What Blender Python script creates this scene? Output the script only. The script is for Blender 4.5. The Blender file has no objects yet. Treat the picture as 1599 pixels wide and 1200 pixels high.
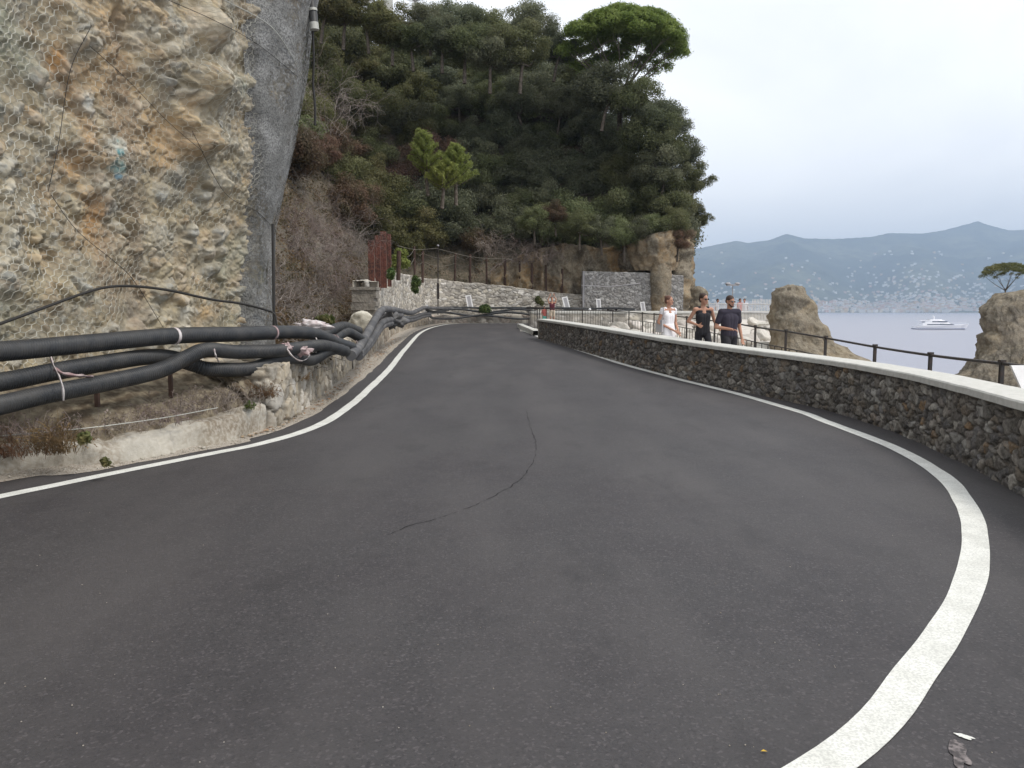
import bpy, bmesh, math, random
import numpy as np
from mathutils import Vector, Matrix
R = math.radians
random.seed(7); rng = np.random.default_rng(7)
SC = bpy.context.scene; COL = SC.collection
# ------------------------------------------------------------------ camera
F = 1215.0; PITCH = math.atan(114.0/F); CZ = 1.5
cam = bpy.data.cameras.new('camera'); camo = bpy.data.objects.new('camera', cam); COL.objects.link(camo)
cam.sensor_width = 36; cam.lens = 36*F/1599.0; cam.clip_start = 0.05; cam.clip_end = 30000
camo.location = (0, 0, CZ); camo.rotation_euler = (R(90)-PITCH, 0, 0)
SC.camera = camo
# ------------------------------------------------------------------ world (overcast)
SUN_EL, SUN_AZ = R(54), R(118)          # azimuth clockwise from +Y
w = bpy.data.worlds.new("World"); SC.world = w; w.use_nodes = True
nt = w.node_tree; N = nt.nodes; L = nt.links; N.clear()
def nd(t, **k):
    n = N.new(t)
    for a, b in k.items(): setattr(n, a, b)
    return n
out = nd('ShaderNodeOutputWorld'); sky = nd('ShaderNodeTexSky', sky_type='NISHITA', sun_disc=False)
sky.sun_elevation = SUN_EL; sky.sun_rotation = SUN_AZ
bg1 = nd('ShaderNodeBackground'); bg1.inputs[1].default_value = 0.12; L.new(sky.outputs[0], bg1.inputs[0])
tc = nd('ShaderNodeTexCoord'); mp = nd('ShaderNodeMapping'); mp.inputs['Scale'].default_value = (1.0, 1.0, 2.6)
mp.inputs['Rotation'].default_value = (0.0, R(12), R(20))
L.new(tc.outputs['Generated'], mp.inputs[0])
nz = nd('ShaderNodeTexNoise'); nz.inputs['Scale'].default_value = 1.7; nz.inputs['Detail'].default_value = 6; nz.inputs['Roughness'].default_value = .5
nz.inputs['Distortion'].default_value = .5
L.new(mp.outputs[0], nz.inputs['Vector'])
cr = nd('ShaderNodeValToRGB'); e = cr.color_ramp.elements
e[0].position = .36; e[0].color = (.82, .84, .885, 1); e[1].position = .62; e[1].color = (1.08, 1.08, 1.08, 1)
L.new(nz.outputs[0], cr.inputs[0])
bg2 = nd('ShaderNodeBackground'); bg2.inputs[1].default_value = 1.0; L.new(cr.outputs[0], bg2.inputs[0])
mx = nd('ShaderNodeMixShader'); mx.inputs[0].default_value = .94
L.new(bg1.outputs[0], mx.inputs[1]); L.new(bg2.outputs[0], mx.inputs[2]); L.new(mx.outputs[0], out.inputs[0])
# ------------------------------------------------------------------ sun
sl = bpy.data.lights.new('sun', 'SUN'); sl.energy = 1.9; sl.angle = R(12); sl.color = (1, .95, .88)
so = bpy.data.objects.new('sun', sl); COL.objects.link(so)
sd = Vector((math.sin(SUN_AZ)*math.cos(SUN_EL), math.cos(SUN_AZ)*math.cos(SUN_EL), math.sin(SUN_EL)))
so.rotation_euler = (-sd).to_track_quat('-Z', 'Y').to_euler(); so.location = sd*60
SC.view_settings.view_transform = 'Standard'; SC.view_settings.look = 'None'; SC.view_settings.exposure = 0.42; SC.view_settings.gamma = 1
SC.cycles.max_bounces = 8; SC.cycles.transparent_max_bounces = 12; SC.cycles.volume_bounces = 0; SC.cycles.diffuse_bounces = 5
SC.cycles.use_denoising = True
SC.render.use_persistent_data = False
# ------------------------------------------------------------------ projection helpers (authoring aid: pixel + real distance -> point)
CP, SP = math.cos(PITCH), math.sin(PITCH)
def P(px, py, d):
    a = (px-799.5)/F; b = -(py-600)/F
    dy = CP + b*SP; dz = -SP + b*CP
    return np.array([a*d/dy, d, CZ + dz*d/dy])
def PIX(p):
    x, y, z = p[0], p[1], p[2]-CZ
    f = y*CP - z*SP; u = y*SP + z*CP
    return 799.5 + F*x/f, 600 - F*u/f
_zy = np.arange(-30, 140, .5)
_zv = np.interp(_zy, [-30, 0, 12, 14.7, 17, 21, 26, 32, 42, 50, 60, 140], [0, 0, 0, .07, .16, .29, .37, .43, .56, .68, .74, .9])
_k = np.ones(7)/7; _zs = np.convolve(np.pad(_zv, 3, mode='edge'), _k, 'valid')
def zg(y): return np.interp(y, _zy, _zs)
def G(px, py, dz=0):
    lo, hi = .5, 120.
    for _ in range(50):
        m = (lo+hi)/2; z = P(px, py, m)[2]
        if z > zg(m)+dz: lo = m
        else: hi = m
    return P(px, py, lo)
def zw(y): return np.interp(y, [-5, 7, 13, 17, 21, 27, 34, 40, 46], [-.15, -.15, -.08, .1, .19, .3, .42, .55, .6])   # walkway behind the parapet
# ------------------------------------------------------------------ numpy noise
def _h(i, j, k, s):
    h = (i.astype(np.int64)*374761393 + j.astype(np.int64)*668265263 + k.astype(np.int64)*2147483647 + s*974634777) & 0xffffffff
    h = ((h ^ (h >> 13))*1274126177) & 0xffffffff
    h = ((h ^ (h >> 16))*2246822519) & 0xffffffff
    return ((h ^ (h >> 13)) & 0xffffff)/float(0x1000000)
def vn(p, s=0):
    q = np.floor(p); f = p-q; f = f*f*(3-2*f); q = q.astype(np.int64); r = 0
    for a in (0, 1):
        wa = f[:, 0] if a else 1-f[:, 0]
        for b in (0, 1):
            wb = f[:, 1] if b else 1-f[:, 1]
            for c in (0, 1):
                wc = f[:, 2] if c else 1-f[:, 2]
                r = r + wa*wb*wc*_h(q[:, 0]+a, q[:, 1]+b, q[:, 2]+c, s)
    return r*2-1
def fbm(p, o=4, s=0, g=.5):
    r = 0; a = 1.0; t = 0
    for i in range(o):
        r = r + a*vn(p*(2.03**i)+i*17.3, s+i); t += a; a *= g
    return r/t
def worley(p, s=0):
    q = np.floor(p).astype(np.int64); n = len(p)
    f1 = np.full(n, 9.); f2 = np.full(n, 9.); idd = np.zeros(n)
    for a in (-1, 0, 1):
        for b in (-1, 0, 1):
            for c in (-1, 0, 1):
                i, j, k = q[:, 0]+a, q[:, 1]+b, q[:, 2]+c
                d = np.sqrt((i+_h(i, j, k, s)-p[:, 0])**2 + (j+_h(i, j, k, s+11)-p[:, 1])**2 + (k+_h(i, j, k, s+23)-p[:, 2])**2)
                m = d < f1
                f2 = np.where(m, f1, np.minimum(f2, d)); idd = np.where(m, _h(i, j, k, s+37), idd); f1 = np.where(m, d, f1)
    return f1, f2, idd
def sst(a, b, x):
    t = np.clip((x-a)/(b-a), 0, 1); return t*t*(3-2*t)
def frac(x): return x-np.floor(x)
# ------------------------------------------------------------------ object helpers
def tag(o, label=None, cat=None, group=None, kind=None):
    if label: o['label'] = label
    if cat: o['category'] = cat
    if group: o['group'] = group
    if kind: o['kind'] = kind
    return o
def link(o, parent=None):
    COL.objects.link(o)
    if parent is not None: o.parent = parent
    return o
def empty(name, loc, rz=0, parent=None):
    o = bpy.data.objects.new(name, None); o.location = loc; o.rotation_euler = (0, 0, rz); o.empty_display_size = .2
    return link(o, parent)
def npmesh(name, V, Fq, mat=None, col=None, smooth=True):
    V = np.asarray(V, dtype=np.float32); me = bpy.data.meshes.new(name)
    Fq = [np.asarray(f, dtype=np.int32) for f in (Fq if isinstance(Fq, list) else [Fq])]
    Fq = [f for f in Fq if len(f)]
    me.vertices.add(len(V)); me.vertices.foreach_set('co', V.ravel())
    nl = sum(f.size for f in Fq); npoly = sum(len(f) for f in Fq)
    me.loops.add(nl); me.polygons.add(npoly)
    me.loops.foreach_set('vertex_index', np.concatenate([f.ravel() for f in Fq]))
    tot = np.concatenate([np.full(len(f), f.shape[1], dtype=np.int32) for f in Fq]); st = np.concatenate([[0], np.cumsum(tot)[:-1]]).astype(np.int32)
    me.polygons.foreach_set('loop_start', st); me.polygons.foreach_set('loop_total', tot)
    me.polygons.foreach_set('use_smooth', np.full(npoly, smooth))
    if col is not None:
        c = np.ones((len(V), 4), dtype=np.float32); c[:, :3] = col
        at = me.color_attributes.new('Col', 'FLOAT_COLOR', 'POINT'); at.data.foreach_set('color', c.ravel())
    me.update(); me.validate()
    if mat: me.materials.append(mat)
    return me
def obj(name, me, parent=None, loc=None):
    o = bpy.data.objects.new(name, me)
    if loc is not None: o.location = loc
    return link(o, parent)
def gridf(nu, nv, off=0):
    i, j = np.meshgrid(np.arange(nu-1), np.arange(nv-1), indexing='ij'); a = (i*nv+j).ravel()+off
    return np.stack([a, a+nv, a+nv+1, a+1], 1)
def gobj(name, V, nu, nv, mat, parent=None, col=None, smooth=True, flip=False):
    f = gridf(nu, nv)
    if flip: f = f[:, ::-1]
    return obj(name, npmesh(name, V, f, mat, col, smooth), parent)
class MB:
    def __init__(s): s.v = []; s.f3 = []; s.f4 = []; s.n = 0
    def add(s, v, f):
        v = np.asarray(v, float).reshape(-1, 3); f = np.asarray(f)
        (s.f4 if f.shape[1] == 4 else s.f3).append(f+s.n); s.v.append(v); s.n += len(v); return s
    def box(s, c, size, rz=0, rx=0, ry=0):
        m = Matrix.Rotation(rz, 3, 'Z') @ Matrix.Rotation(ry, 3, 'Y') @ Matrix.Rotation(rx, 3, 'X')
        h = np.array(size)/2
        v = np.array([[x, y, z] for x in (-1, 1) for y in (-1, 1) for z in (-1, 1)])*h
        v = v @ np.array(m).T + np.array(c)
        return s.add(v, [[0, 1, 3, 2], [4, 6, 7, 5], [0, 4, 5, 1], [2, 3, 7, 6], [0, 2, 6, 4], [1, 5, 7, 3]])
    def tube(s, pts, r, n=8, caps=True, ell=(1, 1)):
        pts = np.asarray(pts, float); m = len(pts)
        r = np.full(m, r, float) if np.isscalar(r) else np.asarray(r, float)
        t = np.gradient(pts, axis=0); t /= np.linalg.norm(t, axis=1)[:, None]+1e-12
        a = np.array([0, 0, 1.]) if abs(t[0, 2]) < .9 else np.array([1., 0, 0])
        u = np.zeros_like(t); prev = np.cross(t[0], a); prev /= np.linalg.norm(prev)
        for i in range(m):
            q = prev-t[i]*np.dot(prev, t[i]); q /= np.linalg.norm(q)+1e-12; u[i] = q; prev = q
        w_ = np.cross(t, u); th = np.arange(n)*2*math.pi/n
        V = pts[:, None] + r[:, None, None]*(u[:, None]*np.cos(th)[None, :, None]*ell[0] + w_[:, None]*np.sin(th)[None, :, None]*ell[1])
        i, j = np.meshgrid(np.arange(m-1), np.arange(n), indexing='ij'); i = i.ravel(); j = j.ravel(); k = (j+1) % n
        s.add(V.reshape(-1, 3), np.stack([i*n+j, i*n+k, (i+1)*n+k, (i+1)*n+j], 1))
        if caps:
            for e_, fl in ((0, 1), (m-1, 0)):
                v = np.vstack([V[e_], pts[e_][None]]); q = np.arange(n); k = (q+1) % n
                f = np.stack([q, k, np.full(n, n)], 1)
                s.add(v, f[:, ::-1] if fl else f)
        return s
    def capsule(s, a, b, ra, rb, n=14, sx=1, sy=1):
        a = np.array(a, float); b = np.array(b, float); d = b-a; l = np.linalg.norm(d)+1e-6; d /= l
        pts = []; rr = []
        for q in np.linspace(0, 1, 6): pts.append(a-d*ra*math.cos(q*math.pi/2)); rr.append(max(ra*math.sin(q*math.pi/2), 1e-4))
        for q in np.linspace(1, 0, 6): pts.append(b+d*rb*math.cos(q*math.pi/2)); rr.append(max(rb*math.sin(q*math.pi/2), 1e-4))
        return s.tube(pts, rr, n)
    def ell(s, c, r, n=16, m=10, rot=None):
        th = np.linspace(0, math.pi, m); ph = np.arange(n)*2*math.pi/n
        V = np.array([[math.sin(t)*math.cos(p), math.sin(t)*math.sin(p), math.cos(t)] for t in th for p in ph])*np.array(r)
        if rot is not None: V = V @ np.array(rot).T
        i, j = np.meshgrid(np.arange(m-1), np.arange(n), indexing='ij'); i = i.ravel(); j = j.ravel(); k = (j+1) % n
        return s.add(V+np.array(c), np.stack([i*n+j, (i+1)*n+j, (i+1)*n+k, i*n+k], 1))
    def edges(s, A, B, r):
        A = np.asarray(A, float); B = np.asarray(B, float); n = len(A)
        if n == 0: return s
        r = np.broadcast_to(np.asarray(r, float), (n,))[:, None]
        t = B-A; t /= np.linalg.norm(t, axis=1)[:, None]+1e-12
        h = np.where(np.abs(t[:, 2:3]) < .9, np.array([[0, 0, 1.]]), np.array([[1., 0, 0]]))
        u = np.cross(t, h); u /= np.linalg.norm(u, axis=1)[:, None]+1e-12; w_ = np.cross(t, u); V = []
        for E in (A, B):
            for k in range(3):
                th = k*2*math.pi/3; V.append(E+r*(u*math.cos(th)+w_*math.sin(th)))
        V = np.stack(V, 1).reshape(-1, 3); b = np.arange(n)[:, None]*6
        for k in range(3):
            q = (k+1) % 3; s.f4.append(np.concatenate([b+k, b+q, b+q+3, b+k+3], 1)+s.n)
        s.v.append(V); s.n += len(V); return s
    def prism(s, poly, z0, z1):
        poly = np.asarray(poly, float); n = len(poly)
        V = np.vstack([np.c_[poly, np.full(n, z0)], np.c_[poly, np.full(n, z1)], [[*poly.mean(0), z0]], [[*poly.mean(0), z1]]])
        q = np.arange(n); k = (q+1) % n
        s.add(V, np.stack([q, k, k+n, q+n], 1)); s.f3.append(np.stack([k, q, np.full(n, 2*n)], 1)+s.n-len(V)); s.f3.append(np.stack([q+n, k+n, np.full(n, 2*n+1)], 1)+s.n-len(V))
        return s
    def mesh(s, name, mat=None, smooth=False, col=None):
        fs = []
        if s.f3: fs.append(np.vstack(s.f3))
        if s.f4: fs.append(np.vstack(s.f4))
        return npmesh(name, np.vstack(s.v), fs, mat, col, smooth)
    def build(s, name, mat=None, parent=None, smooth=False):
        return obj(name, s.mesh(name, mat, smooth), parent)
def spline(pts, n):
    pts = np.asarray(pts, float); m = len(pts)
    e_ = np.vstack([2*pts[0]-pts[1], pts, 2*pts[-1]-pts[-2]])
    seg = np.linalg.norm(np.diff(pts, axis=0), axis=1); cum = np.concatenate([[0], np.cumsum(seg)])
    s_ = np.linspace(0, cum[-1], n); i = np.clip(np.searchsorted(cum, s_, side='right')-1, 0, m-2)
    t = ((s_-cum[i])/seg[i])[:, None]
    p0, p1, p2, p3 = e_[i], e_[i+1], e_[i+2], e_[i+3]
    return .5*((2*p1)+(-p0+p2)*t+(2*p0-5*p1+4*p2-p3)*t*t+(-p0+3*p1-3*p2+p3)*t**3)
def plen(p): return float(np.linalg.norm(np.diff(p, axis=0), axis=1).sum())
def resample(p, step):
    p = np.asarray(p, float); n = max(2, int(plen(p)/step)+1); q = spline(p, n*3)
    cum = np.concatenate([[0], np.cumsum(np.linalg.norm(np.diff(q, axis=0), axis=1))]); s_ = np.linspace(0, cum[-1], n)
    return np.stack([np.interp(s_, cum, q[:, k]) for k in range(q.shape[1])], 1)
def normal2(p, side=1):
    t = np.gradient(p[:, :2], axis=0); t /= np.linalg.norm(t, axis=1)[:, None]
    return np.stack([t[:, 1], -t[:, 0]], 1)*side
# ------------------------------------------------------------------ materials
def mat(name, base=(.5, .5, .5), rough=.8, metal=0, spec=.3, n1=None, n2=None, bump=None, attr=False, extra=None, coord='Object', rnd=0):
    """n1/n2: (scale, colour, amount, detail) colour variation; bump: list of (scale, strength, distance)"""
    m = bpy.data.materials.new(name); m.use_nodes = True; t = m.node_tree; nn = t.nodes; ll = t.links
    b = nn['Principled BSDF']; b.inputs['Roughness'].default_value = rough; b.inputs['Metallic'].default_value = metal
    b.inputs['Specular IOR Level'].default_value = spec
    tc = nn.new('ShaderNodeTexCoord'); src = tc.outputs[coord]
    if attr:
        a = nn.new('ShaderNodeAttribute'); a.attribute_name = 'Col'; c = a.outputs['Color']
    else:
        a = nn.new('ShaderNodeRGB'); a.outputs[0].default_value = (*base, 1); c = a.outputs[0]
    for q in (n1, n2):
        if not q: continue
        z = nn.new('ShaderNodeTexNoise'); z.inputs['Scale'].default_value = q[0]; z.inputs['Detail'].default_value = q[3] if len(q) > 3 else 4
        ll.new(src, z.inputs['Vector'])
        r = nn.new('ShaderNodeValToRGB'); r.color_ramp.elements[0].position = .42; r.color_ramp.elements[1].position = .62; ll.new(z.outputs[0], r.inputs[0])
        mu = nn.new('ShaderNodeMath'); mu.operation = 'MULTIPLY'; mu.inputs[1].default_value = q[2]; ll.new(r.outputs[0], mu.inputs[0])
        x = nn.new('ShaderNodeMix'); x.data_type = 'RGBA'; ll.new(mu.outputs[0], x.inputs[0]); ll.new(c, x.inputs[6]); x.inputs[7].default_value = (*q[1], 1)
        c = x.outputs[2]
    if rnd:
        oi = nn.new('ShaderNodeObjectInfo'); hs = nn.new('ShaderNodeHueSaturation')
        mr = nn.new('ShaderNodeMapRange'); mr.inputs[3].default_value = 1-rnd; mr.inputs[4].default_value = 1+rnd; ll.new(oi.outputs['Random'], mr.inputs[0]); ll.new(mr.outputs[0], hs.inputs['Value'])
        m2 = nn.new('ShaderNodeMath'); m2.operation = 'MULTIPLY'; m2.inputs[1].default_value = 7.31; ll.new(oi.outputs['Random'], m2.inputs[0])
        m3 = nn.new('ShaderNodeMath'); m3.operation = 'FRACT'; ll.new(m2.outputs[0], m3.inputs[0])
        mr2 = nn.new('ShaderNodeMapRange'); mr2.inputs[3].default_value = .48; mr2.inputs[4].default_value = .515; ll.new(m3.outputs[0], mr2.inputs[0]); ll.new(mr2.outputs[0], hs.inputs['Hue'])
        ll.new(c, hs.inputs['Color']); c = hs.outputs[0]
    if extra: c = extra(nn, ll, src, c, b)
    ll.new(c, b.inputs['Base Color'])
    h = None
    for s_, st, di in (bump or []):
        z = nn.new('ShaderNodeTexNoise'); z.inputs['Scale'].default_value = s_; z.inputs['Detail'].default_value = 5; z.inputs['Roughness'].default_value = .6; ll.new(src, z.inputs['Vector'])
        bm_ = nn.new('ShaderNodeBump'); bm_.inputs['Strength'].default_value = st; bm_.inputs['Distance'].default_value = di; ll.new(z.outputs[0], bm_.inputs['Height'])
        if h: ll.new(h, bm_.inputs['Normal'])
        h = bm_.outputs[0]
    if h: ll.new(h, b.inputs['Normal'])
    return m
def leafmat(name, base, alt, rnd=.25, trans=.5, sc=.9):
    def ex(nn, ll, src, c, b):
        z = nn.new('ShaderNodeTexNoise'); z.inputs['Scale'].default_value = 9; z.inputs['Detail'].default_value = 3; ll.new(src, z.inputs['Vector'])
        hs = nn.new('ShaderNodeHueSaturation'); mr = nn.new('ShaderNodeMapRange'); mr.inputs[1].default_value = .3; mr.inputs[2].default_value = .7; mr.inputs[3].default_value = .75; mr.inputs[4].default_value = 1.65
        ll.new(z.outputs[0], mr.inputs[0]); ll.new(mr.outputs[0], hs.inputs['Value']); ll.new(c, hs.inputs['Color']); return hs.outputs[0]
    m = mat(name, base, .62, spec=.25, n1=(sc, alt, .8, 3), rnd=rnd, extra=ex); t = m.node_tree; b = t.nodes['Principled BSDF']; o = [n for n in t.nodes if n.type == 'OUTPUT_MATERIAL'][0]
    tr = t.nodes.new('ShaderNodeBsdfTranslucent'); mx = t.nodes.new('ShaderNodeMixShader'); mx.inputs[0].default_value = trans
    t.links.new(b.inputs['Base Color'].links[0].from_socket, tr.inputs[0]); t.links.new(b.outputs[0], mx.inputs[1]); t.links.new(tr.outputs[0], mx.inputs[2]); t.links.new(mx.outputs[0], o.inputs['Surface']); return m
def mix(nn, ll, fac, a, bcol):
    x = nn.new('ShaderNodeMix'); x.data_type = 'RGBA'; ll.new(fac, x.inputs[0]); ll.new(a, x.inputs[6])
    if isinstance(bcol, tuple): x.inputs[7].default_value = (*bcol, 1)
    else: ll.new(bcol, x.inputs[7])
    return x.outputs[2]
def asphalt_ex(nn, ll, src, c, b):
    # aggregate: pale and dark chips
    v = nn.new('ShaderNodeTexVoronoi'); v.inputs['Scale'].default_value = 95; ll.new(src, v.inputs['Vector'])
    s = nn.new('ShaderNodeSeparateColor'); ll.new(v.outputs['Color'], s.inputs[0])
    r = nn.new('ShaderNodeValToRGB'); r.color_ramp.elements[0].position = .80; r.color_ramp.elements[1].position = .98; ll.new(s.outputs[0], r.inputs[0])
    mu = nn.new('ShaderNodeMath'); mu.operation = 'MULTIPLY'; mu.inputs[1].default_value = .32; ll.new(r.outputs[0], mu.inputs[0])
    c = mix(nn, ll, mu.outputs[0], c, (.17, .15, .155))
    r2 = nn.new('ShaderNodeValToRGB'); r2.color_ramp.elements[0].position = .0; r2.color_ramp.elements[0].color = (1, 1, 1, 1); r2.color_ramp.elements[1].position = .35; r2.color_ramp.elements[1].color = (0, 0, 0, 1); ll.new(s.outputs[1], r2.inputs[0])
    mu = nn.new('ShaderNodeMath'); mu.operation = 'MULTIPLY'; mu.inputs[1].default_value = .7; ll.new(r2.outputs[0], mu.inputs[0])
    c = mix(nn, ll, mu.outputs[0], c, (.022, .02, .022))
    # broad worn bands and dusty patches, stretched along the road
    mp = nn.new('ShaderNodeMapping'); mp.inputs['Scale'].default_value = (.55, .13, 1); mp.inputs['Rotation'].default_value = (0, 0, R(-14)); ll.new(src, mp.inputs[0])
    z = nn.new('ShaderNodeTexNoise'); z.inputs['Scale'].default_value = 2.2; z.inputs['Detail'].default_value = 5; ll.new(mp.outputs[0], z.inputs['Vector'])
    r3 = nn.new('ShaderNodeValToRGB'); r3.color_ramp.elements[0].position = .42; r3.color_ramp.elements[1].position = .68; ll.new(z.outputs[0], r3.inputs[0])
    mu = nn.new('ShaderNodeMath'); mu.operation = 'MULTIPLY'; mu.inputs[1].default_value = .55; ll.new(r3.outputs[0], mu.inputs[0])
    c = mix(nn, ll, mu.outputs[0], c, (.076, .069, .068))
    # scuffed darker blotches of fresh binder
    mp2 = nn.new('ShaderNodeMapping'); mp2.inputs['Scale'].default_value = (1.6, .7, 1); mp2.inputs['Rotation'].default_value = (0, 0, R(-12)); ll.new(src, mp2.inputs[0])
    z = nn.new('ShaderNodeTexNoise'); z.inputs['Scale'].default_value = 1.1; z.inputs['Detail'].default_value = 8; z.inputs['Roughness'].default_value = .7; ll.new(mp2.outputs[0], z.inputs['Vector'])
    r4 = nn.new('ShaderNodeValToRGB'); r4.color_ramp.elements[0].position = .54; r4.color_ramp.elements[1].position = .66; ll.new(z.outputs[0], r4.inputs[0])
    mu = nn.new('ShaderNodeMath'); mu.operation = 'MULTIPLY'; mu.inputs[1].default_value = .5; ll.new(r4.outputs[0], mu.inputs[0])
    c = mix(nn, ll, mu.outputs[0], c, (.024, .022, .023))
    return c
M = {}
M['asphalt'] = mat('asphalt', (.044, .041, .042), .66, spec=.5, n1=(.9, (.034, .030, .032), .7, 6), n2=(7, (.058, .052, .053), .35, 5), bump=[(140, .55, .006), (45, .3, .006)], extra=asphalt_ex)
M['paint'] = mat('road_paint', (.78, .78, .73), .6, n1=(5, (.60, .60, .55), .6, 8), n2=(110, (.38, .38, .35), .5, 4), bump=[(120, .35, .004)])
M['gravel'] = mat('gravel', (.36, .31, .25), .95, n1=(25, (.2, .17, .13), .8), n2=(90, (.6, .56, .5), .7), bump=[(60, .8, .02), (160, .6, .01)])
M['concrete'] = mat('pale_concrete', (.58, .57, .53), .85, n1=(1.3, (.52, .52, .48), .7, 6), n2=(14, (.42, .42, .38), .45, 6), bump=[(60, .3, .006), (8, .15, .01)])
M['kerb'] = mat('kerb_concrete', (.42, .39, .33), .9, n1=(2.6, (.22, .18, .13), .95, 7), n2=(22, (.52, .49, .43), .5, 5), bump=[(25, .5, .02), (90, .4, .008)])
M['stone'] = mat('dark_stone', attr=True, rough=.8, n1=(18, (.05, .045, .04), .55, 6), n2=(40, (.34, .32, .28), .28, 5), bump=[(35, .6, .012), (120, .5, .006)])
M['palestone'] = mat('pale_stone', attr=True, rough=.88, n1=(6, (.2, .18, .15), .3, 6), n2=(20, (.6, .57, .5), .25, 5), bump=[(18, .4, .02)])
M['rock'] = mat('conglomerate', attr=True, rough=.92, spec=.2, n1=(7, (.12, .1, .07), .42, 7), n2=(26, (.42, .37, .28), .35, 6), bump=[(22, .65, .02), (70, .55, .01), (200, .4, .005)])
M['farrock'] = mat('sea_rock', attr=True, rough=.95, spec=.15, n1=(2.2, (.1, .085, .06), .5, 7), n2=(7, (.40, .36, .28), .4, 6), bump=[(5, .8, .1), (16, .8, .05), (40, .6, .02)])
M['boulder'] = mat('pale_boulder', (.52, .49, .44), .9, n1=(3, (.35, .31, .26), .6, 6), n2=(1.2, (.6, .57, .52), .4), bump=[(6, .6, .05)], rnd=.16)
M['soil'] = mat('hill_soil', (.12, .10, .075), .95, n1=(1.1, (.19, .15, .11), .7, 6), n2=(7, (.06, .06, .035), .6, 6), bump=[(4, .8, .12)])
M['bark'] = mat('bark', (.085, .07, .055), .9, n1=(8, (.2, .17, .14), .6), bump=[(20, .6, .02)])
M['twig'] = mat('bare_twig', (.20, .172, .15), .9, n1=(3, (.31, .28, .245), .7), rnd=.2)
M['twigbrown'] = mat('brown_twig', (.165, .128, .11), .9, n1=(3, (.27, .23, .2), .7), rnd=.25)
M['oak'] = leafmat('oak_leaves', (.120, .134, .060), (.165, .172, .09))
M['oakgrey'] = leafmat('greyish_leaves', (.114, .126, .074), (.16, .17, .11))
M['olive'] = leafmat('olive_leaves', (.115, .118, .048), (.17, .16, .075))
M['brownleaf'] = leafmat('withered_leaves', (.16, .105, .07), (.10, .09, .05))
M['bright'] = leafmat('fresh_needles', (.19, .22, .06), (.26, .29, .09), .1)
M['pine'] = leafmat('pine_needles', (.13, .165, .035), (.22, .25, .07), .05)
M['weed'] = leafmat('weed_leaves', (.10, .12, .04), (.2, .17, .08), .2, sc=3)
M['dryweed'] = leafmat('dry_weed', (.22, .15, .08), (.12, .075, .045), .2, sc=3)
M['pipe'] = mat('black_conduit', (.028, .030, .033), .5, spec=.35, n1=(5, (.075, .071, .066), .5, 6), n2=(40, (.05, .05, .05), .4), bump=[(50, .1, .003)])
M['pipegrey'] = mat('dusty_conduit', (.10, .10, .105), .6, n1=(5, (.19, .18, .17), .7, 6), n2=(1.2, (.05, .05, .052), .6))
M['cable'] = mat('black_cable', (.03, .028, .026), .6)
M['steelwire'] = mat('steel_wire', (.42, .42, .38), .55, metal=.25)
M['net'] = mat('net_wire', (.56, .55, .48), .6, metal=.15, n1=(2, (.2, .17, .12), .5))
M['darkmetal'] = mat('dark_metal', (.045, .042, .04), .55, metal=.4, n1=(12, (.09, .06, .045), .5))
M['rust'] = mat('rusty_steel', (.11, .042, .032), .85, n1=(3, (.05, .03, .026), .95, 6), n2=(14, (.22, .09, .06), .5), bump=[(30, .3, .01)])
M['woodpost'] = mat('dark_post', (.09, .055, .042), .9, n1=(8, (.05, .035, .03), .7))
M['white'] = mat('white_board', (.78, .77, .76), .6, n1=(6, (.6, .58, .57), .4))
M['grey'] = mat('grey_board', (.36, .35, .36), .7)
M['sack'] = mat('sack_cloth', (.6, .57, .48), .9, n1=(5, (.4, .37, .3), .7), bump=[(14, .6, .03)])
M['pink'] = mat('pink_ribbon', (.30, .20, .20), .7, n1=(9, (.5, .42, .41), .8))
M['plastic'] = mat('pale_plastic', (.62, .58, .57), .5, n1=(12, (.4, .3, .3), .6))
M['skin'] = mat('skin', (.46, .25, .17), .55, n1=(12, (.4, .2, .14), .4))
M['black'] = mat('black_fabric', (.022, .021, .025), .85, n1=(8, (.035, .033, .04), .5), bump=[(25, .4, .01)])
M['navy'] = mat('dark_navy_fabric', (.034, .03, .045), .9, n1=(8, (.05, .045, .06), .5), bump=[(25, .4, .01)])
M['whitefab'] = mat('white_fabric', (.78, .76, .78), .85, bump=[(18, .4, .015)])
M['hairdark'] = mat('dark_hair', (.05, .03, .022), .6, bump=[(60, .5, .004)])
M['hairbrown'] = mat('brown_hair', (.13, .065, .045), .6, bump=[(60, .5, .004)])
M['shoe'] = mat('shoe', (.5, .5, .5), .6)
M['lens'] = mat('dark_lens', (.02, .015, .015), .1, spec=.8)
M['maroon'] = mat('maroon_fabric', (.10, .022, .034), .85)
M['beigefab'] = mat('beige_fabric', (.5, .42, .33), .85)
M['teal'] = mat('teal_fabric', (.12, .42, .36), .8)
M['coral'] = mat('coral_fabric', (.5, .14, .12), .8)
M['yellow'] = mat('ochre_pouch', (.55, .33, .12), .7)
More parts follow.
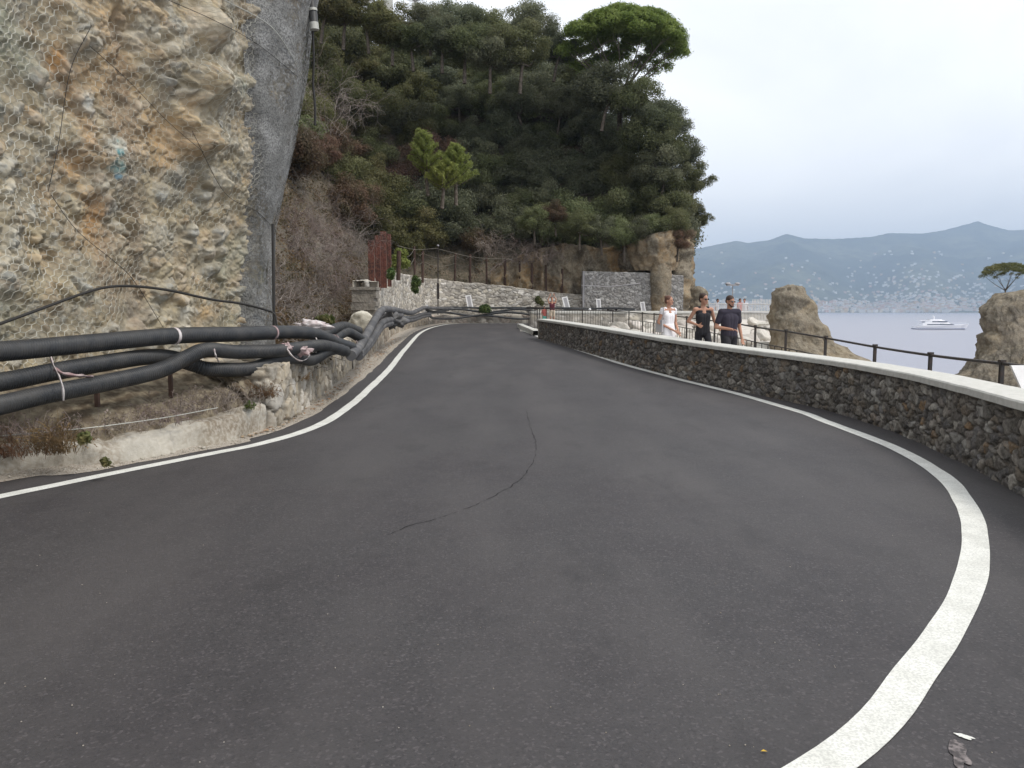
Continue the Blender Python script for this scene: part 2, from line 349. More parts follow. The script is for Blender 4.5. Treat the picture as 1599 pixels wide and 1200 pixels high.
# ------------------------------------------------------------------ SEA, far hills
SEA = -9.5
def water_mat():
    m = bpy.data.materials.new('sea_water'); m.use_nodes = True; t = m.node_tree; nn = t.nodes; ll = t.links; b = nn['Principled BSDF']
    b.inputs['Base Color'].default_value = (.27, .27, .32, 1); b.inputs['Roughness'].default_value = .32; b.inputs['IOR'].default_value = 1.33; b.inputs['Specular IOR Level'].default_value = .9
    tc = nn.new('ShaderNodeTexCoord'); mp = nn.new('ShaderNodeMapping'); mp.inputs['Scale'].default_value = (.5, 1.0, 1); ll.new(tc.outputs['Object'], mp.inputs[0]); h = None
    for s_, st, di in ((.03, .3, 1.0), (.35, .3, .25), (1.6, .25, .06)):
        z = nn.new('ShaderNodeTexNoise'); z.inputs['Scale'].default_value = s_; z.inputs['Detail'].default_value = 3; ll.new(mp.outputs[0], z.inputs['Vector'])
        bm_ = nn.new('ShaderNodeBump'); bm_.inputs['Strength'].default_value = st; bm_.inputs['Distance'].default_value = di; ll.new(z.outputs[0], bm_.inputs['Height'])
        if h: ll.new(h, bm_.inputs['Normal'])
        h = bm_.outputs[0]
    ll.new(h, b.inputs['Normal']); return m
M['water'] = water_mat()
ys = np.concatenate([np.linspace(-60, 200, 40), np.geomspace(230, 9800, 50)]); xs = np.concatenate([-np.geomspace(9500, 30, 30), np.linspace(-20, 20, 9), np.geomspace(30, 9500, 40)])
X, Y = np.meshgrid(xs, ys, indexing='ij')
tag(gobj('sea', np.stack([X.ravel(), Y.ravel(), np.full(X.size, SEA)], 1), len(xs), len(ys), M['water']), kind='structure')
RP = np.array([(300, 350), (600, 362), (850, 392), (1000, 398), (1080, 391), (1144, 378), (1164, 381), (1195, 377), (1222, 367), (1249, 374), (1296, 375), (1353, 372), (1380, 366), (1431, 367), (1464, 362), (1502, 352), (1515, 348), (1530, 353), (1565, 362), (1599, 361), (1700, 352), (1850, 370), (2300, 360)], float)
def hill_z(a, r):
    """a = X/Y, r = Y distance: foreshore at ~r0, ridge at r1"""
    px = 799.5+a*F; ry = np.interp(px, RP[:, 0], RP[:, 1]); r0 = 4000+180*np.sin(a*17)+90*np.sin(a*41); r1 = 6600+260*np.sin(a*11+1)
    zr = (487-ry)*r1/F*1.0
    t = np.clip((r-r0)/(r1-r0), -.2, 1.5)
    p = np.stack([np.asarray(a*5200, float).ravel()/420, np.asarray(r, float).ravel()/620, np.zeros(np.size(r))], 1)
    n = (1-np.abs(fbm(p, 5, 5))).reshape(np.shape(r)); n = (n-.75)
    prof = np.where(t < 1, .30*t+.70*t**1.7, 1-(t-1)*.6)
    spur = np.sin(a*26+np.cos(a*9)*2+t*1.6)*.10*np.sin(np.clip(t, 0, 1)*math.pi)
    z = zr*(prof+spur*1.1) + n*210*np.sin(np.clip(t, 0, 1)*math.pi)**.8*(.35+.65*t)
    return np.where(t < 0, np.maximum(t*260, -2.3), z+5)
na, nr = 520, 150
A_ = np.linspace(-.35, 1.15, na); Rr = np.concatenate([np.linspace(3650, 7000, nr-20), np.linspace(7040, 8300, 20)])
AA, RR = np.meshgrid(A_, Rr, indexing='ij'); ZZ = hill_z(AA, RR)+SEA
def hillmat():
    m = mat('wooded_hills', (.03, .045, .026), .95, spec=.1, n1=(.0022, (.13, .14, .085), .8, 9), n2=(.012, (.015, .026, .018), .7, 7), bump=[(.02, .6, 30)])
    return m
M['hills'] = hillmat()
tag(gobj('hills', np.stack([(AA*RR).ravel(), RR.ravel(), ZZ.ravel()], 1), na, nr, M['hills']), kind='structure')
def solve_r(px, py):
    a = (px-799.5)/F; r = np.linspace(3900, 6500, 300); z = hill_z(np.full(300, a), r)+SEA
    yy = PIX((a*r, r, z))[1]; k = np.argmax(yy <= py)
    return (a*r[k], r[k], z[k]) if k > 0 else None
# houses
HM = [mat('plaster_'+n, c, .9) for n, c in (('white', (.66, .65, .63)), ('cream', (.60, .53, .42)), ('pink', (.55, .38, .32)), ('ochre', (.52, .38, .23)))]
ROOFM = mat('terracotta_roof', (.34, .19, .14), .9)
def house_mb(w_, d_, h_, fl):
    b = MB(); b.box((0, 0, h_/2-3), (w_, d_, h_+6)); return b
def house_mesh(k, w_, d_, h_):
    b = house_mb(w_, d_, h_, 2); nb = 6
    V = [(-w_/2-.6, -d_/2-.6, h_), (w_/2+.6, -d_/2-.6, h_), (w_/2+.6, d_/2+.6, h_), (-w_/2-.6, d_/2+.6, h_), (-w_/4, 0, h_+2.6), (w_/4, 0, h_+2.6)]
    b.add(V, [[0, 1, 5, 4], [2, 3, 4, 5]]); b.add(V, [[1, 2, 5], [3, 0, 4]])
    me = b.mesh('house', HM[k]); me.materials.append(ROOFM)
    n3 = len(b.f3[0]); 
    idx = np.zeros(len(me.polygons), dtype=np.int32)
    for p in me.polygons:
        if min(me.vertices[v].co.z for v in p.vertices) > h_-.1 and len(p.vertices) and p.normal.z < .99: idx[p.index] = 1
    me.polygons.foreach_set('material_index', idx); return me
HMESH = [house_mesh(k, w_, d_, h_) for k in range(4) for (w_, d_, h_) in ((16, 11, 9), (24, 13, 15))]
CN = ['white', 'cream', 'pink', 'ochre']
cand = []
while len(cand) < 1500:
    px = random.uniform(1000, 1640); q = random.random()
    py = 489-abs(random.gauss(0, 1))*12 if q < .45 else 487-abs(random.gauss(0, 1))*36
    if py < 392 or py > 490: continue
    dens = .35+.65*math.exp(-((px-1390)/130)**2)+.35*math.exp(-((px-1110)/40)**2)
    if py < 470: dens *= .35+.75*math.exp(-((px-1470)/110)**2)
    if random.random() > dens: continue
    s_ = solve_r(px, py)
    if s_ is None: continue
    cand.append((px, py, s_, random.choices([0, 1, 2, 3], [.56, .26, .12, .06])[0], random.random() < (.35 if py > 472 else .08)))
cand.sort(key=lambda c: (-(c[4]), -c[1]))
rest = MB()
def band(py): return 'along the seafront' if py > 482 else 'in the lower town' if py > 465 else 'on the midslope' if py > 435 else 'high uphill'
def zone(px): return 'behind the rock pillar' if px < 1300 else 'left of the yacht' if px < 1425 else 'above the yacht' if px < 1510 else 'near the pine rock'
vis = [c for c in cand if 1070 < c[0] < 1605]; oth = [c for c in cand if not 1070 < c[0] < 1605]
def ordw(n):
    a = ['', 'twenty', 'thirty', 'forty', 'fifty', 'sixty', 'seventy', 'eighty', 'ninety']; n += 1
    if n <= 20: return ['first', 'second', 'third', 'fourth', 'fifth', 'sixth', 'seventh', 'eighth', 'ninth', 'tenth', 'eleventh', 'twelfth', 'thirteenth', 'fourteenth', 'fifteenth', 'sixteenth', 'seventeenth', 'eighteenth', 'nineteenth', 'twentieth'][n-1]
    return (a[n//10-1]+'-'+ordw(n % 10-1)) if n % 10 else a[n//10-1].replace('ty', 'tieth')
hc = {}
for c in sorted(vis[:300], key=lambda c: c[0]):
    o = obj('house', HMESH[c[3]*2+int(c[4])], loc=c[2]); s_ = random.uniform(.6, 1.1); o.scale = (s_, s_, s_*random.uniform(.8, 1.1)); o.rotation_euler = (0, 0, random.uniform(-.5, .5))
    ky = (c[3], c[4], band(c[1]), zone(c[0])); hc[ky] = hc.get(ky, -1)+1
    tag(o, '%s %s, %s from left of its kind %s %s' % (CN[c[3]], 'block' if c[4] else 'house', ordw(hc[ky]), ky[2], ky[3]), 'house', 'houses of the town across the bay')
rv = []
for k in range(4):
    b = MB()
    for c in [c for c in vis[300:]+oth if c[3] == k]:
        s_ = random.uniform(.8, 1.2); b.box((c[2][0], c[2][1], c[2][2]+2), (15*s_, 11*s_, 14*s_), random.uniform(-.5, .5))
    rv.append(b)
me = None; allb = MB(); mi = []
for k, b in enumerate(rv):
    V = np.vstack(b.v); Fq = np.vstack(b.f4); allb.add(V, Fq); mi += [k]*len(Fq)
me = allb.mesh('distant_houses', HM[0])
for k in (1, 2, 3): me.materials.append(HM[k])
me.polygons.foreach_set('material_index', np.array(mi, dtype=np.int32))
tag(obj('distant_houses', me), 'scatter of pale houses on the hillside across the bay', 'houses', kind='stuff')
# shoreline quay
b = MB(); aa = np.linspace(.15, .75, 60)
for a in aa:
    r0 = 4000+180*np.sin(a*17)+90*np.sin(a*41); b.box((a*r0, r0-6, SEA+1.2), (48, 14, 4.4), rz=.0)
tag(b.build('quay', mat('quay_stone', (.5, .48, .45), .9)), 'low pale quay along the far shore below the town', 'quay', kind='structure')
# ------------------------------------------------------------------ yacht
def yacht(loc, rz):
    t = empty('yacht', loc, rz); tag(t, 'white motor yacht anchored on the grey bay', 'yacht')
    wh = mat('yacht_white', (.82, .82, .84), .3, spec=.5); bl = mat('yacht_boot', (.14, .16, .24), .4); gl = mat('yacht_glass', (.05, .06, .09), .15, spec=.7)
    xs = np.linspace(-15, 15.5, 41); V = []; nv = 9
    for x in xs:
        s = (x+15)/30.5; wd = 3.3*(1-max(0, (s-.45)/.55)**2.2)+.02; sh = 2.0+1.5*s**2.0
        for k in range(nv):
            q = k/(nv-1); zz = -.8+q*(sh+.8); ww = wd*(.55+.45*q**.6)*(1 if s < .9 else (.3+.7*q)); xo = (q-.5)*2.6*max(0, (s-.6)/.4)
            V.append((x+xo, ww, zz))
    V = np.array(V); V2 = V.copy(); V2[:, 1] *= -1
    b = MB(); f = gridf(len(xs), nv); b.add(V, f); b.add(V2, f[:, ::-1])
    top = V.reshape(len(xs), nv, 3)[:, -1]; T = np.concatenate([top, top*np.array([1, -1, 1])]); n = len(xs); i = np.arange(n-1)
    b.add(T-np.array([0, 0, .3]), np.stack([i, i+1, i+1+n, i+n], 1)); 
    b.add(np.array([V[k] for k in range(nv)]+[V2[k] for k in range(nv)]), [[k, k+1, k+1+nv, k+nv] for k in range(nv-1)])
    b.build('hull', wh, t, True)
    def deck(pts, wd, z0, z1, name, m):
        b = MB(); n = 12; poly = []
        x0, x1 = pts
        for q in np.linspace(0, 1, n): poly.append((x0+(x1-x0)*q, wd*(1-max(0, (q-.55)/.45)**2*.75)))
        poly += [(x, -y) for x, y in poly[::-1]]
        poly = np.array(poly); m_ = len(poly)
        b.prism(poly, z0, z1)
        v = b.v[0]; tp = v[:, 2] > (z0+z1)/2; v[tp, 0] = x0+(v[tp, 0]-x0)*(1-.13*(z1-z0)); v[tp, 1] *= .93
        return b.build(name, m, t, False)
    deck((-15.2, 15.2), 3.42, .35, .75, 'boot_stripe', bl)
    deck((-11, 9.5), 2.9, 2.2, 3.9, 'main_deck', wh); deck((-8.5, 8.3), 2.93, 2.75, 3.45, 'window_band', gl)
    deck((-9.5, 5.2), 2.6, 3.9, 5.5, 'upper_deck', wh); deck((-5.5, 4.6), 2.63, 4.4, 5.1, 'window_band', gl)
    deck((-6.5, 1.2), 2.2, 5.5, 6.0, 'sun_deck', wh); deck((-12.5, -3), 2.75, 5.3, 5.5, 'canopy', wh)
    b = MB(); b.tube([(-3.2, 0, 6), (-4.2, 0, 8.6)], [.35, .12], 8); b.tube([(-4, -1.3, 7.6), (-4, 1.3, 7.6)], .1, 6); b.ell((-3.6, 0, 7.3), (.6, .6, .4)); b.build('radar_mast', wh, t, True)
    b = MB()
    for x in np.arange(5, 15, 1.1):
        s = (x+15)/30.5; b.tube([(x, 0, 2.0+1.5*s*s), (x, 0, 2.9+1.5*s*s)], .035, 4)
    b.tube([(5, 0, 3.7), (15.6, 0, 4.6)], .04, 4); b.build('bow_rail', wh, t)
    return t
p = P(1467, 516, 465); yacht((p[0], 465, SEA), R(-4))
# ------------------------------------------------------------------ ROAD
wallin = [(-6, -3.1), (-3, -2.7), (-.8, -1.9), (1.2, -.6), (2.6, .9), (3.4, 2.6), (3.85, 4.4)] + [tuple(G(px, py)[:2]) for px, py in
          ((1599, 772), (1502, 721), (1404, 677), (1307, 645), (1210, 622), (1112, 601), (1015, 578), (917, 551), (842, 529))]
WI = resample(np.array(wallin), .05)
xs = np.arange(-9, 17.01, .5); ysr = np.arange(-5, 52.6, .25)
X, Y = np.meshgrid(xs, ysr, indexing='ij'); V = np.stack([X.ravel(), Y.ravel(), zg(Y.ravel())], 1); f = gridf(len(xs), len(ysr))
cx = V[f].mean(1); xr = np.interp(cx[:, 1], WI[:, 1], WI[:, 0]); xr = np.where(cx[:, 1] > 43.5, 30, xr)
f = f[cx[:, 0] < xr+.45]
tag(obj('road', npmesh('road', V, f, M['asphalt'])), kind='structure')
def strip(pts, width, name, m, dz=.004, step=.12, wob=.0):
    p = resample(np.array([q[:2] for q in pts]), step); n = normal2(p); wv = width/2 + wob*vn(np.c_[p*3, p[:, :1]*0])
    wv2 = width/2 + wob*vn(np.c_[p*3+50, p[:, :1]*0])
    a = p+n*wv[:, None]; c = p-n*wv2[:, None]
    cols = [a*(1-q)+c*q for q in (0, .5, 1)]
    V = np.stack([np.c_[q, zg(q[:, 1])+dz] for q in cols], 1).reshape(-1, 3)
    return gobj(name, V, len(p), 3, m, flip=False)
rl = [(-2.6, .25), (-.6, 1.35)] + [tuple(G(*q)) for q in ((1282, 1200), (1432, 1045), (1506, 930), (1523, 850), (1509, 790), (1468, 741), (1390, 697), (1290, 659), (1247, 643), (1150, 615), (1050, 590), (950, 562), (870, 536), (828, 521), (814, 515), (818, 510.5))] + [(2.4, 46.2), (8, 47), (15, 48)]
tag(strip(rl, .155, 'road_marking', M['paint'], wob=.006), 'white edge line sweeping round the right bend beside the parapet', kind='structure')
ll_ = [(-6.5, 3.2)] + [tuple(G(*q)) for q in ((-120, 798), (0, 776), (165, 742), (330, 709), (413, 692), (495, 666), (545, 635), (578, 606), (611, 573), (634, 544), (657, 520), (680, 510.5))] + [(-3.6, 50.4), (-1, 51.1), (4, 51.4), (14, 51.5)]
tag(strip(ll_, .15, 'road_marking', M['paint'], wob=.006), 'white edge line along the left verge below the black pipes', kind='structure')
# cracks / seams
ck = [tuple(G(*q)) for q in ((822, 640), (828, 668), (836, 690), (835, 712), (822, 738), (795, 762), (740, 790), (690, 808), (640, 822), (600, 838))]
p = resample(np.array([q[:2] for q in ck]), .03); p = p + .02*np.stack([fbm(np.c_[p*9, p[:, :1]*0], 4, 3), fbm(np.c_[p*9, p[:, :1]*0], 4, 8)], 1)
def crack_mesh(p, wmin, wmax, sd_):
    n = normal2(p); wv = wmin+(wmax-wmin)*np.clip(.5+fbm(np.c_[p*7, p[:, :1]*0], 3, sd_), 0, 1)
    A = p+n*wv[:, None]; B = p-n*wv[:, None]; V = np.stack([np.c_[A, zg(A[:, 1])+.003], np.c_[B, zg(B[:, 1])+.003]], 1).reshape(-1, 3); return V
M['crack'] = mat('crack_dark', (.030, .0275, .0285), .9)
tag(gobj('road_crack', crack_mesh(p, -.006, .0065, 4), len(p), 2, M['crack']), kind='structure')
# stray paint smear bottom right, and grit
def blob(px, py, rx, ry, name, m, rz=0, n=40, sd_=1, dz=.004, parent=None):
    c = G(px, py); th = np.linspace(0, 2*math.pi, n, endpoint=False); rr = 1+.5*vn(np.c_[np.cos(th)*2+sd_, np.sin(th)*2, th*0], sd_)
    x = np.cos(th)*rx*rr; y = np.sin(th)*ry*rr; X = x*math.cos(rz)-y*math.sin(rz); Y = x*math.sin(rz)+y*math.cos(rz)
    V = np.vstack([np.c_[c[0]+X, c[1]+Y, zg(c[1]+Y)+dz], [[c[0], c[1], zg(c[1])+dz]]]); q = np.arange(n)
    return obj(name, npmesh(name, V, np.stack([q, (q+1) % n, np.full(n, n)], 1), m), parent)
M['smear'] = mat('worn_paint', (.24, .21, .205), .8, n1=(60, (.06, .055, .056), .95, 5), n2=(25, (.05, .045, .046), .8, 5))
tag(blob(1507, 1152, .032, .016, 'paint_spot', M['paint'], -.5, sd_=4), kind='structure')
tag(blob(1496, 1178, .028, .075, 'paint_smear', M['smear'], -.4, sd_=6), kind='structure')
M['patch'] = mat('dark_patch', (.030, .027, .03), .8, n1=(12, (.055, .05, .053), .75, 6), bump=[(90, .8, .01)])
b = MB()
for k in range(110):
    px, py = random.uniform(-50, 1650), 560+640*random.random()**.8; c = G(px, py)
    if c[0] > np.interp(c[1], WI[:, 1], WI[:, 0])-.1: continue
    r_ = random.uniform(.0015, .0035); b.ell((c[0], c[1], c[2]+r_*.4), (r_, r_*1.2, r_*.7), 6, 4)
tag(b.build('grit', M['gravel']), 'pale grit scattered over the asphalt', 'grit', kind='stuff')
lf = MB(); c = G(1193, 1176); lf.add(np.array([(-.012, 0, .006), (0, -.007, .01), (.012, 0, .005), (0, .007, .009)])+c, [[0, 1, 2, 3]])
tag(lf.build('fallen_leaf', mat('yellow_leaf', (.5, .33, .05), .8)), 'small yellow leaf lying on the asphalt near the camera', 'leaf')
# ------------------------------------------------------------------ stone walls
PAL_DARK = np.array([(.15, .135, .12), (.20, .185, .165), (.11, .10, .095), (.26, .235, .205), (.17, .15, .135), (.34, .32, .285), (.13, .125, .125), (.19, .155, .12), (.28, .27, .25)])
PAL_PALE = np.array([(.52, .48, .42), (.60, .56, .5), (.44, .40, .34), (.56, .51, .42), (.36, .33, .29), (.64, .61, .56)])
PAL_GREY = np.array([(.30, .29, .285), (.36, .35, .34), (.25, .24, .235), (.42, .41, .4)])
def stone_surface(S, nrm, size, amp, pal, mortar, sd_, flat=(1, 1, 1), accent=None):
    """S: (n,3) points, nrm: (n,3). Returns displaced points, colours"""
    q = S/np.array(size); q = q+.25*np.stack([vn(q*1.3, sd_+k) for k in range(3)], 1)
    f1, f2, i = worley(q, sd_); edge = f2-f1
    body = sst(.02, .13, edge); per = frac(i*57.3); tilt = .8*np.sin(q[:, 0]*2.2+i*20)+.7*np.sin(q[:, 2]*2.6+i*41)
    h = amp*(body*(.55+.45*per)+.15*tilt*body) + amp*.35*fbm(S*22, 4, sd_+5)
    pi = (frac(i*91.7)*len(pal)).astype(int); c = pal[pi]*(.65+.7*frac(i*13.1))[:, None]
    if accent is not None:
        m = frac(i*7.77) > accent[1]; c = np.where(m[:, None], np.array(accent[0])*(.7+.6*frac(i*31))[:, None], c)
    c = c*sst(0, 1, body)[:, None]+np.array(mortar)*(1-sst(0, 1, body))[:, None]
    return S+nrm*h[:, None], c
def wall_strip(name, path, h_top, zb, side, size, amp, pal, mortar, m, step, vstep, sd_, parent=None, accent=None, thick=.4, ragged=0):
    """path (n,2) resampled; vertical stone face + top + back"""
    p = resample(np.asarray(path)[:, :2], step); n = normal2(p, side); L_ = np.linspace(0, 1, len(p))
    zt = h_top(p, L_); zbv = zb(p, L_)
    if ragged: zt = zt + ragged*fbm(np.c_[p*1.3, p[:, :1]*0], 3, sd_+9)
    nv = max(4, int(np.max(zt-zbv)/vstep)+1); v = np.linspace(0, 1, nv)
    Z = zbv[:, None]+(zt-zbv)[:, None]*v[None]
    S = np.stack([np.repeat(p[:, 0:1], nv, 1), np.repeat(p[:, 1:2], nv, 1), Z], 2).reshape(-1, 3)
    Nn = np.repeat(np.c_[n, n[:, 0]*0][:, None], nv, 1).reshape(-1, 3)
    V, c = stone_surface(S, Nn, size, amp, pal, mortar, sd_, accent=accent)
    V = V.reshape(len(p), nv, 3); c = c.reshape(len(p), nv, 3)
    nt_ = max(2, int(thick/max(vstep, .05))+1)      # top going back
    tq = np.linspace(0, 1, nt_)[1:]
    T = np.stack([p[:, None, 0]-n[:, None, 0]*thick*tq, p[:, None, 1]-n[:, None, 1]*thick*tq, np.repeat(zt[:, None], nt_-1, 1)], 2)
    T2, c2 = stone_surface(T.reshape(-1, 3), np.tile([0, 0, 1.], (T.reshape(-1, 3).shape[0], 1)), size, amp*.7, pal, mortar, sd_, accent=accent)
    T2 = T2.reshape(T.shape); c2 = c2.reshape(T.shape)
    B = T2[:, -1:].copy(); B[:, :, 2] = zbv[:, None]-.2
    V = np.concatenate([V, T2, B], 1); c = np.concatenate([c, c2, c2[:, -1:]], 1); k = V.shape[1]
    V[:, 0, 2] -= .15
    return gobj(name, V.reshape(-1, 3), len(p), k, m, parent, c.reshape(-1, 3), flip=(side > 0))
WH = .70
par = empty('parapet_wall', (WI[0][0], WI[0][1], 0)); tag(par, 'curved dark rubble parapet with pale concrete cap right of the road', 'wall'); par.location = (0, 0, 0)
near = WI
wall_strip('stone_face', near, lambda p, l: zg(p[:, 1])+WH, lambda p, l: zg(p[:, 1]), -1, (.155, .155, .10), .05, PAL_DARK, (.085, .075, .068), M['stone'], .016, .016, 3, par, accent=((.20, .13, .07), .96), thick=.3)
def cap(path, z0, z1, w0, w1, name, m, parent, side, step=.1, sd_=0):
    p = resample(np.asarray(path)[:, :2], step); n = normal2(p, side); zz = z0(p) if callable(z0) else np.full(len(p), z0)
    j = .006*fbm(np.c_[p*4, p[:, :1]*0], 3, sd_)
    ring = [(w0, 0), (w0, z1*.8), (w0-.012, z1), (w0-.2, z1+.004), (w1+.012, z1), (w1, z1*.8), (w1, 0)]
    V = np.stack([np.c_[p+n*(r_[0]+j)[:, None], zz+r_[1]+j*.8] for r_ in ring], 1)
    o = gobj(name, V.reshape(-1, 3), len(p), len(ring), m, parent, flip=(side > 0), smooth=False); return o
cap(near, lambda p: zg(p[:, 1])+WH-.005, .075, .075, -.40, 'cap', M['concrete'], par, -1)
b = MB(); e_ = WI[-1]; b.box((e_[0]+.16, e_[1]+.0, zg(e_[1])+.36), (.42, .25, .72)); b.build('end_face', M['kerb'], par)
# dark base behind parapet / walkway
pw = resample(WI, .4); pw = pw[pw[:, 1] > -2.4]
rail_px = [(1830, 600, 6.6), (1700, 584, 7.8), (1564, 568, 9.3), (1467, 557, 11), (1378, 544, 13), (1299, 530, 15), (1235, 519, 17), (1185, 512, 19), (1151, 506, 21), (1120, 502, 23), (1095, 499, 25), (1072, 496, 27.3), (1040, 492.5, 31), (1015, 490.5, 34), (985, 488, 37), (950, 486, 39.5), (900, 484, 40.7), (860, 482, 41.3), (828, 480, 41.6)]
RAIL = np.array([P(*q) for q in rail_px])
RS = resample(RAIL, .1)
M['walk'] = mat('walkway_paving', (.42, .40, .36), .9, n1=(2, (.33, .3, .26), .6, 6), bump=[(30, .3, .01)])
yy = np.arange(-2.3, 44.3, .4); xl = np.interp(yy, WI[:, 1], WI[:, 0])+.25; xl = np.where(yy > WI[-1][1], .4, xl)
rr_ = RS[RS[:, 1] < 36]; o_ = np.argsort(rr_[:, 1]); xR = np.interp(yy, rr_[o_, 1], rr_[o_, 0])+.2; xR = np.where(yy > 34, 6.4+(yy-34)*.9, xR)
V = np.stack([np.c_[xl+(xR-xl)*q, yy, zw(yy)] for q in np.linspace(0, 1, 6)]+[np.c_[xR+.05, yy, np.full(len(yy), SEA-1)]], 1)
tag(gobj('walkway', V.reshape(-1, 3), len(yy), 7, M['walk']), kind='structure')
# ------------------------------------------------------------------ railing
ra = empty('railing', (0, 0, 0)); tag(ra, 'dark iron railing with short balusters along the seaside walkway', 'railing')
b = MB(); b.tube(RS, .02, 8); b.build('top_rail', M['darkmetal'], ra, True)
cum = np.concatenate([[0], np.cumsum(np.linalg.norm(np.diff(RS[:, :2], axis=0), axis=1))])
mid = RS[RS[:, 1] < 37.2]-np.array([0, 0, .37]); b = MB(); b.tube(mid, .014, 6); b.build('mid_rail', M['darkmetal'], ra, True)
def at(s_): return np.array([np.interp(s_, cum, RS[:, k]) for k in range(3)])
s0 = cum[np.argmin(np.abs(RS[:, 1]-9.3))]; sP = [s0+2.0*k for k in range(-1, 30) if 0 <= s0+2.0*k < cum[-1]]+[cum[-1]]
for s_ in sP:
    q = at(s_); b = MB(); b.box((q[0], q[1], (q[2]+.02+zw(q[1]))/2), (.044, .044, q[2]+.02-zw(q[1]))); b.box((q[0], q[1], q[2]+.03), (.065, .065, .03)); b.build('post', M['darkmetal'], ra)
b = MB(); s_ = 0; k = 0
while s_ < cum[-1]:
    q = at(s_)
    if q[1] < 37.2: b.box((q[0], q[1], (q[2]-.37+zw(q[1]))/2), (.016, .016, q[2]-.37-zw(q[1]))); s_ += .42
    else: b.box((q[0], q[1], (q[2]+zw(q[1]))/2), (.018, .018, q[2]-zw(q[1]))); s_ += .15
o = b.build('balusters', M['darkmetal'], ra); o['kind'] = 'stuff'
# small gate-like rail at the parapet's far end
g = empty('end_barrier', (0, 0, 0)); tag(g, 'short dark barrier at the far end of the parapet', 'barrier')
c0 = P(823, 480, 42.5); c1 = P(842, 481, 39.3); b = MB()
for q in np.linspace(0, 1, 9):
    c = c0+(c1-c0)*q; b.box((c[0], c[1], (c[2]+.6)/2), (.03, .03, c[2]-.6))
b.tube([c0, c1], .025, 6); b.build('bars', M['darkmetal'], g)
b = MB(); lowc = [(-.02+.62, 43.2), (.75, 40.5), (1.05, 36), (1.2, 33.2)]
cap(np.array(lowc), lambda p: zg(p[:, 1]), .22, .0, -.3, 'kerb', M['concrete'], tag(empty('end_kerb', (0, 0, 0)), 'pale raised kerb at the far end of the parapet', 'kerb'), -1)
# far parapet after the bend (white cap)
fp = empty('far_parapet', (0, 0, 0)); tag(fp, 'long pale parapet with white cap beyond the walkway railing', 'wall')
fpath = np.array([(1.0, 44.6), (4, 44.6), (8, 44.7), (12, 45.3), (17.2, 46.5)])
wall_strip('stone_face', fpath, lambda p, l: np.full(len(p), 1.36), lambda p, l: np.full(len(p), .3), 1, (.5, .5, .28), .04, PAL_PALE, (.3, .28, .25), M['palestone'], .1, .08, 12, fp, thick=.3)
cap(fpath, 1.36, .14, .06, -.36, 'cap', M['concrete'], fp, 1)
# ------------------------------------------------------------------ LEFT SIDE: kerb, low stone wall, verge, bank
lw = np.array([(-3.02, 9.9), (-3.18, 11.8), (-3.36, 13.9), (-3.62, 17.4), (-3.95, 22), (-4.35, 26), (-5.15, 34), (-5.45, 42), (-5.15, 48), (-3.8, 51.6), (0, 52.3), (6, 52.5), (16, 52.6)])
kb = np.array([(-7.2, 1.0), (-5.8, 4.2), *[G(*q)[:2] for q in ((0, 744), (145, 733), (231, 716), (330, 697), (413, 676))], (-3.1, 9.75)])
# verge gravel (sheet slightly above the road)
vg = resample(np.vstack([kb, lw[1:10]]), .12); vn_ = normal2(vg, 1)
lin = resample(np.array([q[:2] for q in ll_]), .05)
wv = []
for q in vg:
    d_ = np.min(np.linalg.norm(lin-q, axis=1)); wv.append(d_)
wv = np.array(wv); jag = .05*fbm(np.c_[vg*2.5, vg[:, :1]*0], 4, 2)
W_ = np.clip(wv-.34+jag, .10, 2)
W_ = np.where(vg[:, 1] < 9, np.clip(wv-.22+jag, .05, .28), W_)
V = np.stack([np.c_[vg+vn_*(W_*q-.15*(1-q))[:, None], zg(vg[:, 1])+.004+.05*(1-q)**2] for q in np.linspace(0, 1, 9)], 1)
V[:, 1:-1, 2] += (.012*np.abs(fbm(V[:, 1:-1].reshape(-1, 3)*9, 3, 4))).reshape(len(vg), -1)
tag(gobj('gravel_verge', V.reshape(-1, 3), len(vg), 9, M['gravel'], flip=False), kind='structure')
b = MB()   # loose stones and litter of leaves along the verge
lit = MB()
for k in range(1500):
    i = random.randrange(len(vg)); q = random.random(); c = vg[i]+vn_[i]*(W_[i]*q)
    if vg[i][1] > 34: continue
    r_ = random.uniform(.005, .022)*(1 if q < .6 else .6); b.ell((c[0], c[1], zg(c[1])+r_*.5+.01), (r_*random.uniform(.7, 1.3), r_, r_*.7), 6, 4)
for k in range(2200):
    i = random.randrange(len(vg))
    if not 9 < vg[i][1] < 30: continue
    q = random.random()**1.3*.8; c = vg[i]+vn_[i]*(W_[i]*q); s_ = random.uniform(.02, .05); a = random.uniform(0, 6.28); z = zg(c[1])+.02+random.random()*.02
    u = np.array([math.cos(a), math.sin(a), random.uniform(-.3, .3)])*s_; v = np.array([-math.sin(a), math.cos(a), random.uniform(-.3, .3)])*s_*.4; c = np.array([c[0], c[1], z])
    lit.add([c-u, c-v, c+u, c+v], [[0, 1, 2, 3]])
tag(b.build('verge_pebbles', M['kerb'], smooth=True), 'loose pale pebbles along the left verge', 'pebbles', kind='stuff')
tag(lit.build('leaf_litter', mat('litter', (.3, .17, .09), .9, n1=(9, (.42, .33, .22), .7))), 'dry leaf litter on the verge under the stone wall', 'leaf litter', kind='stuff')
